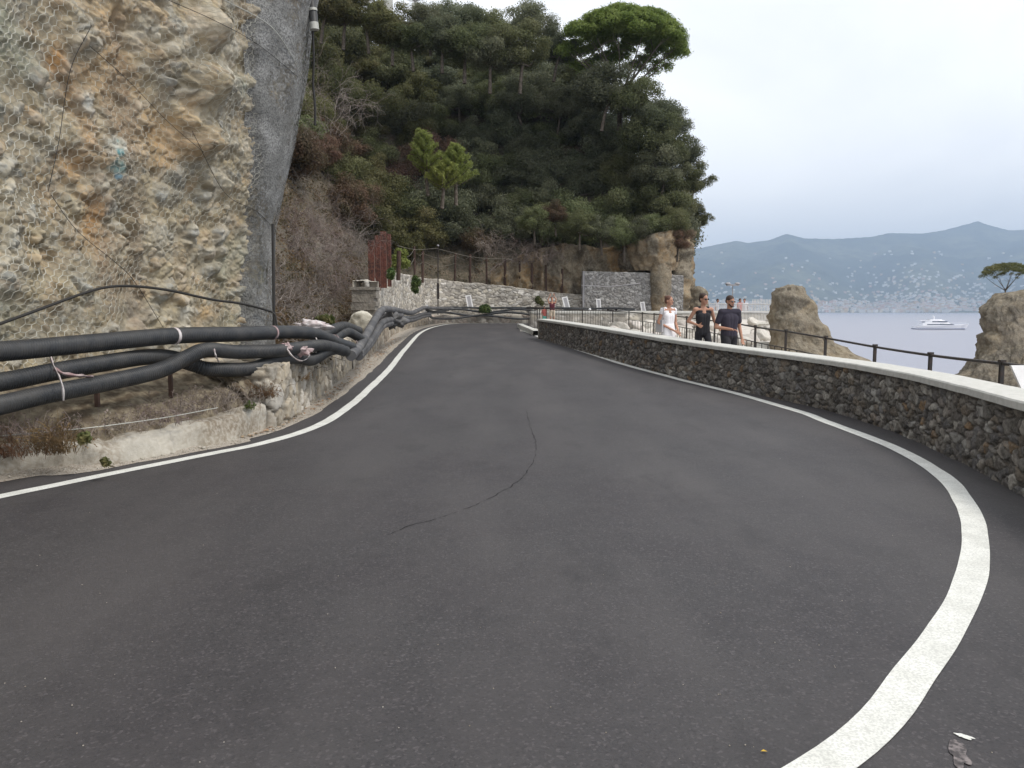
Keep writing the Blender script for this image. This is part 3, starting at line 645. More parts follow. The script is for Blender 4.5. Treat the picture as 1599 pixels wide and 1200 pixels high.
# kerb wall
p = resample(kb, .03); n = normal2(p, 1); prof = [(0.02, -.05), (0, .06), (-.01, .15), (-.03, .22), (-.08, .245), (-.2, .26), (-.34, .25)]
rise = sst(7.5, 9.8, p[:, 1])*.10
V = []
for k, (a, z) in enumerate(prof):
    q = np.c_[p+n*a, zg(p[:, 1])+z+rise*(z > .1)]; V.append(q)
V = np.stack(V, 1); q = V.reshape(-1, 3); dsp = .08*fbm(q*np.array([1.6, 1.6, 4]), 5, 3)-.06*sst(.12, .3, fbm(q*2.2, 4, 31)); V = q + np.repeat(np.c_[n, np.full(len(n), .5)][:, None], len(prof), 1).reshape(-1, 3)*dsp[:, None]
tag(gobj('kerb_wall', V, len(p), len(prof), M['kerb'], flip=False), 'low worn concrete kerb wall below the black pipes', 'kerb')
# low stone wall carrying the pipes
tag(wall_strip('stone_wall', np.vstack([[(-4.2, 9.9), (-3.6, 9.82), (-3.22, 9.86)], [(-3.06, 10.1)], lw[1:4]]), lambda p, l: zg(p[:, 1])+.80-.05*l, lambda p, l: zg(p[:, 1])-.05, 1, (.24, .24, .30), .07, np.array([(.38, .34, .28), (.46, .43, .38), (.3, .27, .22), (.42, .36, .27)]), (.2, .165, .12), M['palestone'], .025, .025, 21, thick=.5, ragged=.06),
    'low mortared stone wall carrying the tangle of black pipes', 'wall')
tag(wall_strip('stone_wall', lw[3:9], lambda p, l: zg(p[:, 1])+.72-.15*l, lambda p, l: zg(p[:, 1])-.05, 1, (.28, .28, .36), .07, np.array([(.36, .30, .23), (.44, .39, .32), (.27, .22, .17), (.4, .33, .24)]), (.17, .14, .11), M['palestone'], .05, .05, 22, thick=.6, ragged=.05),
    'low weathered stone wall curving along the road towards the bend', 'wall')
tag(wall_strip('stone_wall', lw[8:], lambda p, l: zg(p[:, 1])+.55, lambda p, l: zg(p[:, 1])-.05, 1, (.45, .45, .36), .05, np.array([(.46, .42, .36), (.52, .48, .42), (.38, .33, .27), (.44, .36, .3)]), (.24, .2, .17), M['palestone'], .08, .07, 23, thick=.6),
    'low pale stone wall under the wavy pipes at the bend', 'wall')
# ground behind the low walls (shelf)
sh = resample(lw, .4); nn_ = normal2(sh, 1)
V = np.stack([np.c_[sh-nn_*(.35+q*2.6), zg(sh[:, 1])+.5+.12*q] for q in np.linspace(0, 1, 8)], 1).reshape(-1, 3); V[:, 2] += .05*fbm(V*1.5, 3, 6)
tag(gobj('shelf_ground', V, len(sh), 8, M['soil'], flip=True), kind='structure')
# upper white dry-stone wall
uw = np.array([(-5.15, 26.6), (-4.98, 26.3), (-4.85, 26.5), (-5.3, 30), (-6.1, 36), (-6.6, 43), (-6.2, 49), (-4.8, 53), (-2, 53.9), (1.5, 54.2), (4.95, 54.5)])
def utop(p, l):
    px = np.array([PIX((q[0], q[1], 2))[0] for q in p]); ty = np.interp(px, [575, 600, 612, 640, 665, 690, 700, 750, 800, 850, 905], [441, 437, 426, 430, 436, 437, 440, 443, 449, 455, 461])
    return np.array([P(a, b_, q[1])[2] for a, b_, q in zip(px, ty, p)])
tag(wall_strip('retaining_wall', uw, utop, lambda p, l: zg(p[:, 1])+.35, 1, (.36, .36, .19), .05, PAL_PALE*.96, (.2, .18, .16), M['palestone'], .05, .045, 31, thick=.5, ragged=.07),
    'long whitish dry stone retaining wall behind the wavy pipes', 'wall')
# grey netted wall (right of it), a step higher
gz = lambda p, l: np.interp(p[:, 0], [4.9, 9, 12.3], [4.2, 4.1, 3.85])
gw = np.array([(4.95, 57.5), (4.97, 55.6), (5.0, 54.0), (5.3, 53.9), (9, 53.7), (12.3, 53.6)])
tag(wall_strip('netted_wall', np.array([(5.0, 53.95), (7, 53.85), (9, 53.75), (11.75, 53.7)]), gz, lambda p, l: np.full(len(p), .6), 1, (.24, .24, .17), .05, PAL_GREY, (.13, .125, .125), M['palestone'], .05, .045, 41, thick=.8),
    'tall grey stone wall under wire netting below the rocky headland', 'wall')
b = MB(); b.box((4.93, 54.6, 2.35), (.12, 1.35, 3.75)); b.tube([P(908, 446, 53.3), P(950, 448, 53.3), P(1000, 443, 53.3)], .03, 5); tag(b.build('wall_end_panel', M['grey']), 'dark grey end of the netted wall beside the white stone wall', 'wall end')
# pillar, sack
b = MB(); pc = P(571, 490, 23.0)
for k in range(12):
    zz = .72+k*.115; b.box((pc[0]+random.uniform(-.03, .03), 23.0+random.uniform(-.03, .03), zz+.06), (.66+random.uniform(-.06, .06), .55, .118), rz=random.uniform(-.05, .05))
b.box((pc[0], 23.0, .72+12*.115+.05), (.78, .66, .09)); tag(b.build('stone_pillar', mat('pillar_stone', (.24, .215, .185), .9, n1=(6, (.12, .11, .09), .7, 5), n2=(12, (.36, .33, .28), .5), bump=[(14, .7, .04)])), 'short grey stacked stone pillar behind the white sack', 'pillar')
def lump(c, r, name, m, sd_, n=24, amp=.25, parent=None, fr=2.0):
    th = np.linspace(.001, math.pi-.001, n); ph = np.linspace(0, 2*math.pi, n*2)
    T, H = np.meshgrid(ph, th, indexing='ij'); D = np.stack([np.sin(H)*np.cos(T), np.sin(H)*np.sin(T), np.cos(H)], 2).reshape(-1, 3)
    k = 1+amp*fbm(D*fr+sd_*3.7, 4, sd_); V = D*np.array(r)*k[:, None]
    return gobj(name, V, n*2, n, m, parent, flip=True), c
o, _ = lump(None, (.30, .26, .27), 'sack', M['sack'], 5, amp=.35); q = P(564, 501, 19.3); o.location = (q[0], 19.3, q[2]-.02); tag(o, 'bulging off white sack on the wall by the stone pillar', 'sack')
# rusty sheet posts
rp = empty('sheet_piling', (0, 0, 0)); tag(rp, 'rust red steel sheet piles standing behind the stone pillar', 'steel piles')
for k, (px, wpx, t, bt) in enumerate(((580, 9, 375, 452), (590, 8, 368, 446), (599, 9, 362, 442), (608, 5, 366, 440))):
    a = P(px, t, 27.5+k*.4); c = P(px, bt+8, 27.5+k*.4); b = MB(); wd = wpx/F*28
    b.box((a[0], a[1], (a[2]+c[2])/2), (wd*.85, .12, a[2]-c[2])); b.box((a[0]-wd*.4, a[1]-.06, (a[2]+c[2])/2), (.05, .1, a[2]-c[2])); b.build('pile', M['rust'], rp)
# posts and wire fence above the white wall
M['wireold'] = mat('old_wire', (.2, .18, .15), .8)
fe = empty('post_fence', (0, 0, 0)); tag(fe, 'leaning fence of dark posts and slack wire above the white stone wall', 'fence'); prev = None
fpx = [(622, 392, 432, 30), (648, 385, 434, 46), (660, 392, 436, 49.5), (710, 396, 442, 55), (734, 397, 444, 55), (760, 400, 445, 55), (788, 404, 448, 55), (812, 408, 450, 55), (831, 411, 454, 55), (853, 414, 456, 55), (877, 420, 459, 55)]
tops = []
for k, (px, t, bt, d) in enumerate(fpx):
    a = P(px+random.uniform(-1.5, 1.5), t, d); c = P(px, bt+6, d+.1); b = MB(); b.tube([c, a], .07 if k % 2 else .085, 7); b.build('post', M['woodpost'], fe, True); tops.append(a)
for fr in (.1, .45):
    pts = []
    for a, c in zip(tops[:-1], tops[1:]):
        for q in np.linspace(0, 1, 8)[:-1]: pts.append(a+(c-a)*q-np.array([0, 0, fr*1.5+.25*math.sin(q*math.pi)]))
    b = MB(); b.tube(pts, .009, 5); b.build('wire', M['wireold'], fe)
# thin lamp pole
lp = empty('pole', (0, 0, 0)); tag(lp, 'thin dark pole rising in front of the white stone wall', 'pole')
a = P(684, 505, 50.6); t_ = P(684, 385, 50.6); b = MB(); b.tube([a, t_], .035, 8); b.build('shaft', M['darkmetal'], lp, True); b = MB(); b.ell((t_[0], t_[1], t_[2]+.05), (.08, .08, .06)); b.build('lamp_head', M['grey'], lp, True)
b = MB(); a2 = P(684, 455, 50.5); b.box(a2, (.16, .14, 1.0)); b.build('junction_box', M['darkmetal'], lp)
# slack cable from it
b = MB(); pts = spline([P(620, 384, 40), P(650, 390, 46), P(684, 388, 50.6)], 14); b.tube(pts, .012, 5); pts = spline([P(684, 389, 50.6), P(740, 402, 52), P(800, 405, 53)], 14); b.tube(pts, .012, 5); tag(b.build('slack_cable', M['wireold']), 'pale slack cable strung to the thin pole', 'cable')
# leaning white boards
def board(px, py, d, wpx, hpx, tilt, lab):
    c = P(px, py, d); wd, hh = wpx/F*d, hpx/F*d; t = empty('white_board', c); t.rotation_euler = (R(-12), R(tilt), 0); tag(t, lab, 'board', 'white framed boards along the far walls')
    b = MB(); fr = .22*wd
    b.box((0, 0, 0), (wd*.56, .04, hh*.78)); b.build('panel', M['grey'], t)
    b = MB(); b.box((-wd/2+fr/2, 0, 0), (fr, .06, hh)); b.box((wd/2-fr/2, 0, 0), (fr, .06, hh)); b.box((0, 0, hh/2-fr/2), (wd-2*fr, .055, fr)); b.box((0, 0, -hh/2+fr/2), (wd-2*fr, .055, fr)); b.build('frame', M['white'], t)
board(733, 472, 53.2, 9, 22, -12, 'leaning white board with grey middle left of the round green bush')
board(884, 474, 52.9, 9, 21, -14, 'leaning white board just right of the person with raised arms')
board(935, 477, 53.0, 7, 20, -4, 'narrow white board before the left part of the grey netted wall')
board(1004, 480, 53.0, 7, 17, -8, 'small white board before the netted wall left of the woman in white')
b = MB(); c = P(665, 486, 44); b.box(c, (.12, .12, .75), ry=R(12)); tag(b.build('marker_post', M['white']), 'short slanted white marker post beside the bending grey pipe', 'marker')
b = MB(); c = P(921, 484, 50); b.tube([c-np.array([0, 0, .5]), c], .07, 8); b.ell(c, (.09, .09, .1)); tag(b.build('bollard', M['white'], smooth=True), 'tiny white bollard beyond the railing before the grey wall', 'bollard')
# scooter-like dark shapes parked at far wall (x ~ 955)
def scooter(px, py, d, lab):
    c = P(px, py, d); t = empty('scooter', (c[0], d, zg(d)+.02), R(100)); tag(t, lab, 'scooter', 'parked scooters')
    for x in (-.6, .6):
        b = MB(); th = np.linspace(0, 2*math.pi, 17); b.tube([(x+.22*math.cos(a), 0, .24+.22*math.sin(a)) for a in th], .06, 6, caps=False); b.build('wheel', M['cable'], t, True)
    b = MB(); b.ell((-.35, 0, .6), (.45, .16, .2)); b.tube([(-.3, 0, .35), (.3, 0, .3), (.5, 0, .5)], .09, 7); b.tube([(.62, 0, .3), (.45, 0, 1.0)], .08, 7); b.build('body', M['darkmetal'], t, True)
    b = MB(); b.ell((-.35, 0, .8), (.4, .14, .07)); b.build('seat', M['black'], t, True)
    b = MB(); b.tube([(.45, -.3, 1.03), (.45, .3, 1.03)], .025, 6); b.build('handlebar', M['cable'], t, True)
scooter(953, 481, 52.0, 'dark scooter parked at the netted wall right of the narrow board')
scooter(966, 481, 51.6, 'second dark scooter at the netted wall, nearer the woman in white')
# ------------------------------------------------------------------ NEAR CLIFF
cp = np.array([(-9.5, -1), (-7.2, 2.5), (-6.1, 5.2), (-5.45, 7.2), (-5.0, 8.6), (-4.45, 10.2), (-4.03, 11.1), (-3.80, 11.7), (-3.95, 12.4), (-4.6, 13.3), (-6.5, 14.4), (-10, 16)])
CPp = resample(cp, .1); CPn = normal2(CPp, 1); CPl = np.concatenate([[0], np.cumsum(np.linalg.norm(np.diff(CPp, axis=0), axis=1))])
k_ = np.ones(9)/9; CPn = np.stack([np.convolve(np.pad(CPn[:, q], 4, mode='edge'), k_, 'valid') for q in (0, 1)], 1); CPn /= np.linalg.norm(CPn, axis=1)[:, None]
u_edge = CPl[np.argmin(np.linalg.norm(CPp-np.array([-3.62, 11.7]), axis=1))]
def cliff(u, z, full=True, off=0.):
    u = np.asarray(u, float); z = np.asarray(z, float)
    x = np.interp(u, CPl, CPp[:, 0]); y = np.interp(u, CPl, CPp[:, 1]); nx = np.interp(u, CPl, CPn[:, 0]); ny = np.interp(u, CPl, CPn[:, 1])
    wgt = .25+.75*sst(u_edge-4.5, u_edge-.5, u)
    ov = np.interp(z, [0, 1.5, 2.8, 4.7, 6.3, 9], [-.02, .0, .07, .50, .80, .9])*wgt
    S = np.stack([x, y, z], 1); big = .22*fbm(S*.55, 4, 40)+.12*fbm(S*1.5+9, 3, 41); edge_f = 1-.85*sst(u_edge-.7, u_edge-.1, u)*(1-sst(u_edge+1, u_edge+2, u))
    # a lumpy rib right of centre and a hollow under it
    rib = .30*np.exp(-((u-(u_edge-1.45))/.26)**2)*sst(3.0, 3.7, z)*(1-sst(5.2, 6, z))*(1+.5*np.sin(z*9))
    d = ov+big*edge_f*.9+rib
    col = None
    if full:
        f1, f2, i1 = worley(S*np.array([3.4, 3.4, 4.2])+.3*np.stack([vn(S*5, q) for q in (1, 2, 3)], 1), 50)
        g1, g2, i2 = worley(S*np.array([9.5, 9.5, 11])+.35*np.stack([vn(S*12, q) for q in (4, 5, 6)], 1), 51)
        e1 = sst(.0, .30, f2-f1); e2 = sst(.0, .28, g2-g1); pr = frac(i1*31.7); pr2 = frac(i2*17.3)
        has = sst(.45, .6, pr); mat_ = sst(-.25, .35, fbm(S*1.2, 3, 60))
        d = d+.13*e1*has*(1-f1)*edge_f+.045*e2*pr2*(.5+.5*mat_)+.06*(.5-np.abs(fbm(S*4.5, 5, 52)))+.016*fbm(S*30, 3, 53)-.10*sst(.18, .42, fbm(S*1.9+51, 4, 54))*edge_f
        pal = np.array([(.46, .40, .28), (.40, .335, .215), (.50, .455, .36), (.33, .30, .235), (.42, .41, .36), (.44, .33, .21), (.29, .285, .25)])
        base = pal[(frac(i1*77.1)*7).astype(int)]*.55+pal[(frac(i2*43.7)*7).astype(int)]*.45
        mx_ = np.array([.355, .295, .19]); c = mx_+(base-mx_)*(.35+.55*np.maximum(has*e1, e2*pr2*1.2))[:, None]*1.25
        c = c*(.88+.25*fbm(S*2.5, 4, 61))[:, None]
        def st(colr, a): return c+(np.array(colr)-c)*np.clip(a, 0, 1)[:, None]
        ueb = u-u_edge
        c = st((.25, .27, .21), .75*sst(.02, .35, fbm(S*.9+5, 4, 62)+.45*(1-sst(-5, -3.2, ueb))+.1*(z-3)/3-.18))      # grey green lichen, mostly left
        line = -2.95-.22*(z-3)+.25*vn(S*2.2, 63)
        c = st((.40, .19, .04), .75*np.exp(-((ueb-line)/.16)**2)*sst(1.8, 2.4, z)*(1-sst(3.9, 4.8, z))*(.5+.8*vn(S*5, 64)))
        c = st((.44, .26, .10), .5*sst(.12, .45, fbm(S*1.1+21, 4, 65)))
        c = st((.55, .52, .44), .6*sst(.2, .5, fbm(S*2.4+41, 4, 66))*sst(-3, -1.5, ueb))
        c = st((.17, .12, .085), .5*sst(.25, .5, fbm(S*np.array([1.5, 1.5, .5])+71, 4, 67)))
        # blue spray paint
        for (gx, gy, rr_, cc, am) in ((249, 228, .12, (.62, .66, .60), .55), (240, 240, .05, (.06, .33, .38), .7), (248, 222, .03, (.12, .38, .42), .6), (262, 262, .095, (.12, .30, .32), .55), (254, 276, .04, (.07, .24, .36), .6)):
            pp = P(gx, gy, 9.35); dd = np.sqrt(((S[:, 1]-pp[1])/1.1)**2+(S[:, 2]-pp[2])**2); c = st(cc, am*sst(rr_*1.35, rr_*.6, dd+rr_*.6*fbm(S*14, 3, 68)))
        lum = c.mean(1)[:, None]; col = np.clip(((lum+(c-lum)*.92)-.3)*1.25+.3+.055, .02, .9)
    d = d+off
    return np.stack([x+nx*d, y+ny*d, z], 1), col, np.stack([nx, ny, 0*nx], 1)
uu = np.concatenate([np.linspace(0, u_edge-6.4, 160)[:-1], np.linspace(u_edge-6.4, u_edge+.7, 580), np.linspace(u_edge+.75, CPl[-1], 70)])
zz = np.concatenate([np.linspace(.2, 7.4, 520), np.linspace(7.5, 11.5, 60)])
U, Zz = np.meshgrid(uu, zz, indexing='ij'); V, c, _n = cliff(U.ravel(), Zz.ravel())
# lean the crown of the cliff back above the frame
kq = np.clip(Zz.ravel()-9, 0, 9); V -= _n*(kq**1.6)[:, None]
V = V.reshape(len(uu), len(zz), 3); c = c.reshape(V.shape)
Tb = V[:, -1:].copy(); Tb[:, :, :2] -= _n.reshape(V.shape)[:, -1:, :2]*6; V = np.concatenate([V, Tb], 1); c = np.concatenate([c, c[:, -1:]], 1)
tag(gobj('cliff', V.reshape(-1, 3), V.shape[0], V.shape[1], M['rock'], None, c.reshape(-1, 3), flip=True), 'tall tan conglomerate cliff face with blue paint smears, under wire netting', 'cliff', kind='structure')
# hexagonal rockfall netting draped over it
def hexnet(u0, u1, z0, z1, cell, off, jit, keep=None):
    A = []; h = cell*.92; rows = int((z1-z0)/(h*.75)); cols = int((u1-u0)/cell)
    nodes = {}; 
    I, J = np.meshgrid(np.arange(cols), np.arange(rows), indexing='ij'); I = I.ravel(); J = J.ravel()
    cu = u0+(I+.5*(J % 2))*cell; cz = z0+J*h*.75
    pt = lambda du, dz: np.stack([cu+du*cell, cz+dz*h], 1)
    t, tr, br = pt(0, .5), pt(.5, .25), pt(.5, -.25); tl = pt(-.5, .25)
    A = np.vstack([t, tr, tl]); B = np.vstack([tr, br, t]); return A, B
A, B = hexnet(u_edge-8.0, u_edge+.55, .9, 7.6, .105, 0, 0)
def drape(q, off):
    jt = np.stack([vn(np.c_[q*7, q[:, :1]*0], 80), vn(np.c_[q*7, q[:, :1]*0], 81)], 1)*.022+np.stack([vn(np.c_[q*1.6, q[:, :1]*0], 84), vn(np.c_[q*1.6, q[:, :1]*0], 85)], 1)*.07
    V, _, nn2 = cliff(q[:, 0]+jt[:, 0], q[:, 1]+jt[:, 1], False); bump_ = .075+.05*np.abs(fbm(np.c_[q*1.7, q[:, :1]*0], 3, 82))*2
    return V+nn2*(bump_+off)[:, None]
hole = fbm(np.c_[A*.8, A[:, :1]*0], 3, 83)
kp = (hole < .42)
PA, PB = drape(A[kp], 0), drape(B[kp], 0); b = MB(); b.edges(PA, PB, .0023+.0012*(A[kp][:, 0] < u_edge-3.4))
ne = empty('rockfall_netting', (0, 0, 0)); tag(ne, 'hexagonal wire rockfall netting draped over the tan cliff', 'netting'); b.build('mesh', M['net'], ne)
# grey fine mesh fabric pulled round the cliff's corner
def fab_ex(nn, ll, src, c, b):
    z = nn.new('ShaderNodeTexNoise'); z.inputs['Scale'].default_value = 14; z.inputs['Detail'].default_value = 8; z.inputs['Roughness'].default_value = .75; ll.new(src, z.inputs['Vector'])
    r = nn.new('ShaderNodeValToRGB'); r.color_ramp.elements[0].position = .47; r.color_ramp.elements[1].position = .55; ll.new(z.outputs[0], r.inputs[0])
    mr = nn.new('ShaderNodeMapRange'); mr.inputs[3].default_value = .12; mr.inputs[4].default_value = .97; z5 = nn.new('ShaderNodeTexNoise'); z5.inputs['Scale'].default_value = 1.6; z5.inputs['Detail'].default_value = 5; ll.new(src, z5.inputs['Vector']); r5 = nn.new('ShaderNodeMapRange'); r5.inputs[1].default_value = .38; r5.inputs[2].default_value = .56; ll.new(z5.outputs[0], r5.inputs[0]); m5 = nn.new('ShaderNodeMath'); m5.operation = 'MAXIMUM'; ll.new(r.outputs[0], m5.inputs[0]); ll.new(r5.outputs[0], m5.inputs[1]); ll.new(m5.outputs[0], mr.inputs[0]); ll.new(mr.outputs[0], b.inputs['Alpha']); return c
M['fabric'] = mat('grey_mesh_fabric', (.22, .22, .21), .9, n1=(3, (.33, .33, .32), .9, 8), n2=(45, (.075, .075, .072), .75, 6), bump=[(40, .8, .02), (9, .6, .04)], extra=fab_ex)
zf = np.linspace(.75, 8.5, 260); fr = np.linspace(0, 1, 70); UF, ZF = np.meshgrid(fr, zf, indexing='ij')
left = np.interp(zf, [.7, 2.0, 2.6, 3.4, 4.4, 5.2, 6.4, 8.5], [-.55, -.50, -.36, -.42, -.75, -.80, -.62, -.6])+.16*fbm(np.c_[zf*1.3, zf*0, zf*0], 5, 90); ul = u_edge+left[None]*(1-UF)+UF*.9
V, _, n_ = cliff(ul.ravel(), ZF.ravel(), False); wv_ = .13+.035*fbm(np.c_[ul.ravel()*3, ZF.ravel()*1.2, 0*ul.ravel()], 4, 91)
wv_ = wv_*sst(0, .12, UF.ravel())+.02
tag(gobj('mesh_fabric', V+n_*wv_[:, None], 70, 260, M['fabric'], flip=True), 'grey fine mesh sheet stretched round the right corner of the cliff', 'mesh sheet')
# steel cables over the net
def on_cliff(px, py, off=.16):
    ds = np.linspace(6.5, 12.2, 500); Q = np.array([P(px, py, d) for d in ds]); i = np.argmin((CPp[:, 0][None]-Q[:, :1])**2+(CPp[:, 1][None]-Q[:, 1:2])**2, axis=1)
    S_, _, n__ = cliff(CPl[i], Q[:, 2], False); s_ = ((Q-S_)*n__).sum(1)-off; k = np.where((s_[:-1] > 0) & (s_[1:] <= 0))[0]
    return Q[k[0]] if len(k) else Q[int(np.argmin(np.abs(s_)))]
def cable(name, pix, r, m, lab, cat, off=.16, n=40, parent=None, sag=0):
    pix = spline(np.array(pix, float), 18); pts = [on_cliff(a, b_, off) for a, b_ in pix]
    if name == 'black_hose': pts = [np.array([-6.6, 4.6, 1.15]), np.array([-5.9, 6.0, 1.25])]+pts
    pts = spline(pts, n*2); b = MB(); b.tube(pts, r, 6); o = b.build(name, m, parent, True)
    return tag(o, lab, cat) if lab else o
cc = M['steelwire']; ck2 = M['cable']
cable('net_cable', ((262, 0), (330, 30), (400, 68), (472, 126)), .004, ck2, 'thin dark cable running from the top of the netting down to the drainpipe side', 'cable')
cable('net_cable', ((350, 0), (410, 32), (440, 62), (474, 122)), .006, cc, 'pale thin cable crossing the upper right of the netting', 'cable')
cable('net_cable', ((140, 72), (200, 126), (262, 190), (318, 238)), .003, ck2, 'thin dark cable slanting above the blue painted patch', 'cable')
cable('net_cable', ((143, 40), (110, 110), (92, 220), (75, 300)), .0035, ck2, 'thin dark seam wire hanging down the left part of the netting', 'cable')
cable('net_cable', ((80, 305), (120, 360), (180, 410), (210, 440), (255, 512)), .0035, ck2, 'thin dark wire slanting down to the low black hose', 'cable')
cable('net_cable', ((300, 205), (350, 300), (400, 330), (432, 362)), .0035, ck2, 'thin wire across the right part of the netting below the paint', 'cable')
cable('black_hose', ((-60, 528), (0, 506), (60, 484), (120, 462), (160, 450), (200, 447), (260, 453), (330, 468), (380, 475), (424, 487)), .017, ck2, 'black hose looping across the foot of the cliff', 'hose', .25, 60)
b = MB(); b.tube([P(426, 350, 11.35), P(427, 430, 11.3), P(428, 512, 11.25)], .022, 7); b.tube([P(424, 487, 11.2), P(430, 492, 11.2), P(433, 512, 11.2)], .014, 6)
tag(b.build('black_hose', ck2, smooth=True), 'upright black hose down the right edge of the cliff', 'hose')
dp = empty('drainpipe', (0, 0, 0)); tag(dp, 'dark drainpipe end sticking out over the cliff corner with a hanging cable', 'drainpipe')
b = MB(); b.tube([P(482, -60, 11.9), P(486, 0, 11.85), P(489, 22, 11.8), P(491, 46, 11.75)], .06, 14); b.build('pipe', M['pipe'], dp, True)
b = MB(); b.tube([P(490, 36, 11.75), P(491, 47, 11.75)], .066, 14); b.build('collar', M['steelwire'], dp, True); b = MB(); b.tube([P(488, 14, 11.8), P(488.6, 18, 11.8)], .066, 14); b.build('collar', M['steelwire'], dp, True)
b = MB(); b.tube(spline([P(488, 48, 11.8), P(490, 90, 11.85), P(489, 130, 11.9), P(492, 165, 11.9), P(492, 196, 11.9)], 20), .018, 6); b.build('hanging_cable', ck2, dp, True)
# bank between kerb and cliff
bq = np.linspace(0, 1, 60); kk = resample(np.vstack([kb, lw[1:3]]), .05); kn = normal2(kk, 1)
far_pt = np.array([CPp[np.argmin(np.linalg.norm(CPp-q, axis=1))] for q in kk]); far_pt = np.where(kk[:, 1:2] > 11.6, kk+np.array([-1.4, .6]), far_pt)
k9 = np.ones(31)/31; far_pt = np.stack([np.convolve(np.pad(far_pt[:, q], 15, mode='edge'), k9, 'valid') for q in (0, 1)], 1)
st_ = kk-kn*.2; V = np.stack([np.c_[st_+(far_pt-kn*.35-st_)*q, zg(kk[:, 1])+.2+(.70)*q**.5] for q in bq], 1); sh_ = V.shape; V = V.reshape(-1, 3)
hgt = sst(9.0, 10.2, V[:, 1]); V[:, 2] += .5*hgt*(1-np.tile(bq, len(kk)))**2
V[:, 2] += .09*fbm(V*2.2, 5, 7)+.035*fbm(V*9, 4, 8)
M['bank'] = mat('bank_soil', (.155, .125, .09), .95, n1=(2.5, (.10, .075, .05), .8, 6), n2=(9, (.36, .31, .22), .6, 6), bump=[(12, .8, .05), (50, .6, .02)])
tag(gobj('bank', V, len(kk), 60, M['bank'], flip=True), kind='structure')
# ------------------------------------------------------------------ PIPES
def pipe(pix, rad, lab, corr=.10, m=None, straps=(), group='black corrugated pipes along the left wall', zmin=None):
    pts = np.array([P(*q) for q in pix])
    if pix[0][0] == -150: z0 = pts[0][2]; pts = np.vstack([[(-9.3, -1.2, z0+.1), (-7.6, 1.3, z0-.03), (-6.2, 3.6, z0+.04)], pts])
    path = resample(pts, .0052 if corr else .05); ln = plen(path); s_ = np.linspace(0, ln, len(path))
    r = np.full(len(path), rad)
    if corr: r = rad*(1-corr*(.5-.5*np.cos(s_/.026*2*math.pi)))
    b = MB(); b.tube(path, r, 18 if corr else 10); o = obj('conduit_pipe', b.mesh('conduit_pipe', m or M['pipe'], True)); tag(o, lab, 'pipe', group); return o
pipe([(-150, 553, 6.1), (0, 549, 7.0), (124, 538, 7.7), (268, 525, 8.75), (371, 522, 9.75), (454, 519, 10.9), (495, 523, 11.7), (528, 536, 12.6), (549, 543, 13.2)], .094, 'topmost thick black pipe running along the cliff foot', corr=.03)
pipe([(-150, 618, 6.1), (0, 597, 6.95), (83, 581, 7.4), (165, 567, 7.95), (227, 558, 8.5), (268, 559, 8.9), (300, 569, 9.1), (330, 577, 9.25), (392, 576, 9.85), (433, 562, 10.4), (466, 559, 10.9), (487, 562, 11.3), (512, 548, 11.9), (532, 545, 12.6)], .088, 'black ribbed pipe in the middle that dips behind the others and runs along the bottom')
pipe([(-150, 668, 5.7), (0, 633, 6.65), (83, 614, 7.15), (165, 598, 7.7), (248, 579, 8.35), (289, 560, 8.7), (322, 547, 9.0), (371, 550, 9.6), (433, 548, 10.25), (470, 543, 10.9), (505, 540, 11.6), (540, 549, 12.6)], .088, 'lowest black ribbed pipe at the left, rising to the middle')
pipe([(495, 535, 12.2), (505, 524, 12.5), (524, 513, 13.2), (540, 510, 14), (560, 517, 14.9)], .085, 'short black pipe arching up behind the crumpled pale plastic')
pipe([(505, 548, 12.5), (522, 530, 13.0), (541, 519, 13.8), (558, 526, 14.4), (566, 532, 14.9)], .085, 'short black pipe arching below the other arch')
pipe([(548, 556, 12.6), (563, 539, 14.3), (578, 513, 16.5), (596, 485, 19.5), (612, 484, 22), (629, 487, 25.5), (643, 489, 29), (655, 484, 34), (664, 481, 38), (680, 482, 46), (700, 482, 50.3), (720, 483, 51.2)], .088, 'dusty grey pipe climbing steeply to the top of the far stone wall', corr=False, m=M['pipegrey'])
for k, lab in ((0, 'second dusty pipe bent along the weathered wall under the climbing grey pipe'), (1, 'third sagging grey pipe on the face of the weathered wall')):
    pipe([(560, 552+5*k, 13.8), (578, 532+5*k, 16.3), (596, 505+6*k, 19.3), (612, 499+6*k, 22), (629, 497+5*k, 25.5), (645, 496+4*k, 30), (660, 491+4*k, 38), (672, 490+3*k, 44)], .08, lab, corr=False, m=M['pipegrey'])
FL = ['topmost of the four thin dark pipes along the bend wall', 'upper wavy dark pipe of the four along the bend wall', 'lower wavy dark pipe of the four along the bend wall', 'lowest sagging dark pipe of the four along the bend wall']
for k in range(4):
    pts = [(664+2*k, 480+4.5*k, 42+k*.3)]
    for x in np.arange(676, 1000, 9.0):
        d = np.interp(x, [676, 700, 740, 1000], [46, 50.6, 51.9, 52.0])
        y = 480.5+5.0*k+(.3, 2.4, 2.6, 2.6)[k]*math.sin((x+17*k)/(13+2*k))+.006*(x-676)*(1 if k == 0 else .2)
        pts.append((x, y, d-.12*k))
    pipe(pts, .07, FL[k], corr=False, group='thin dark pipes along the wall at the bend')
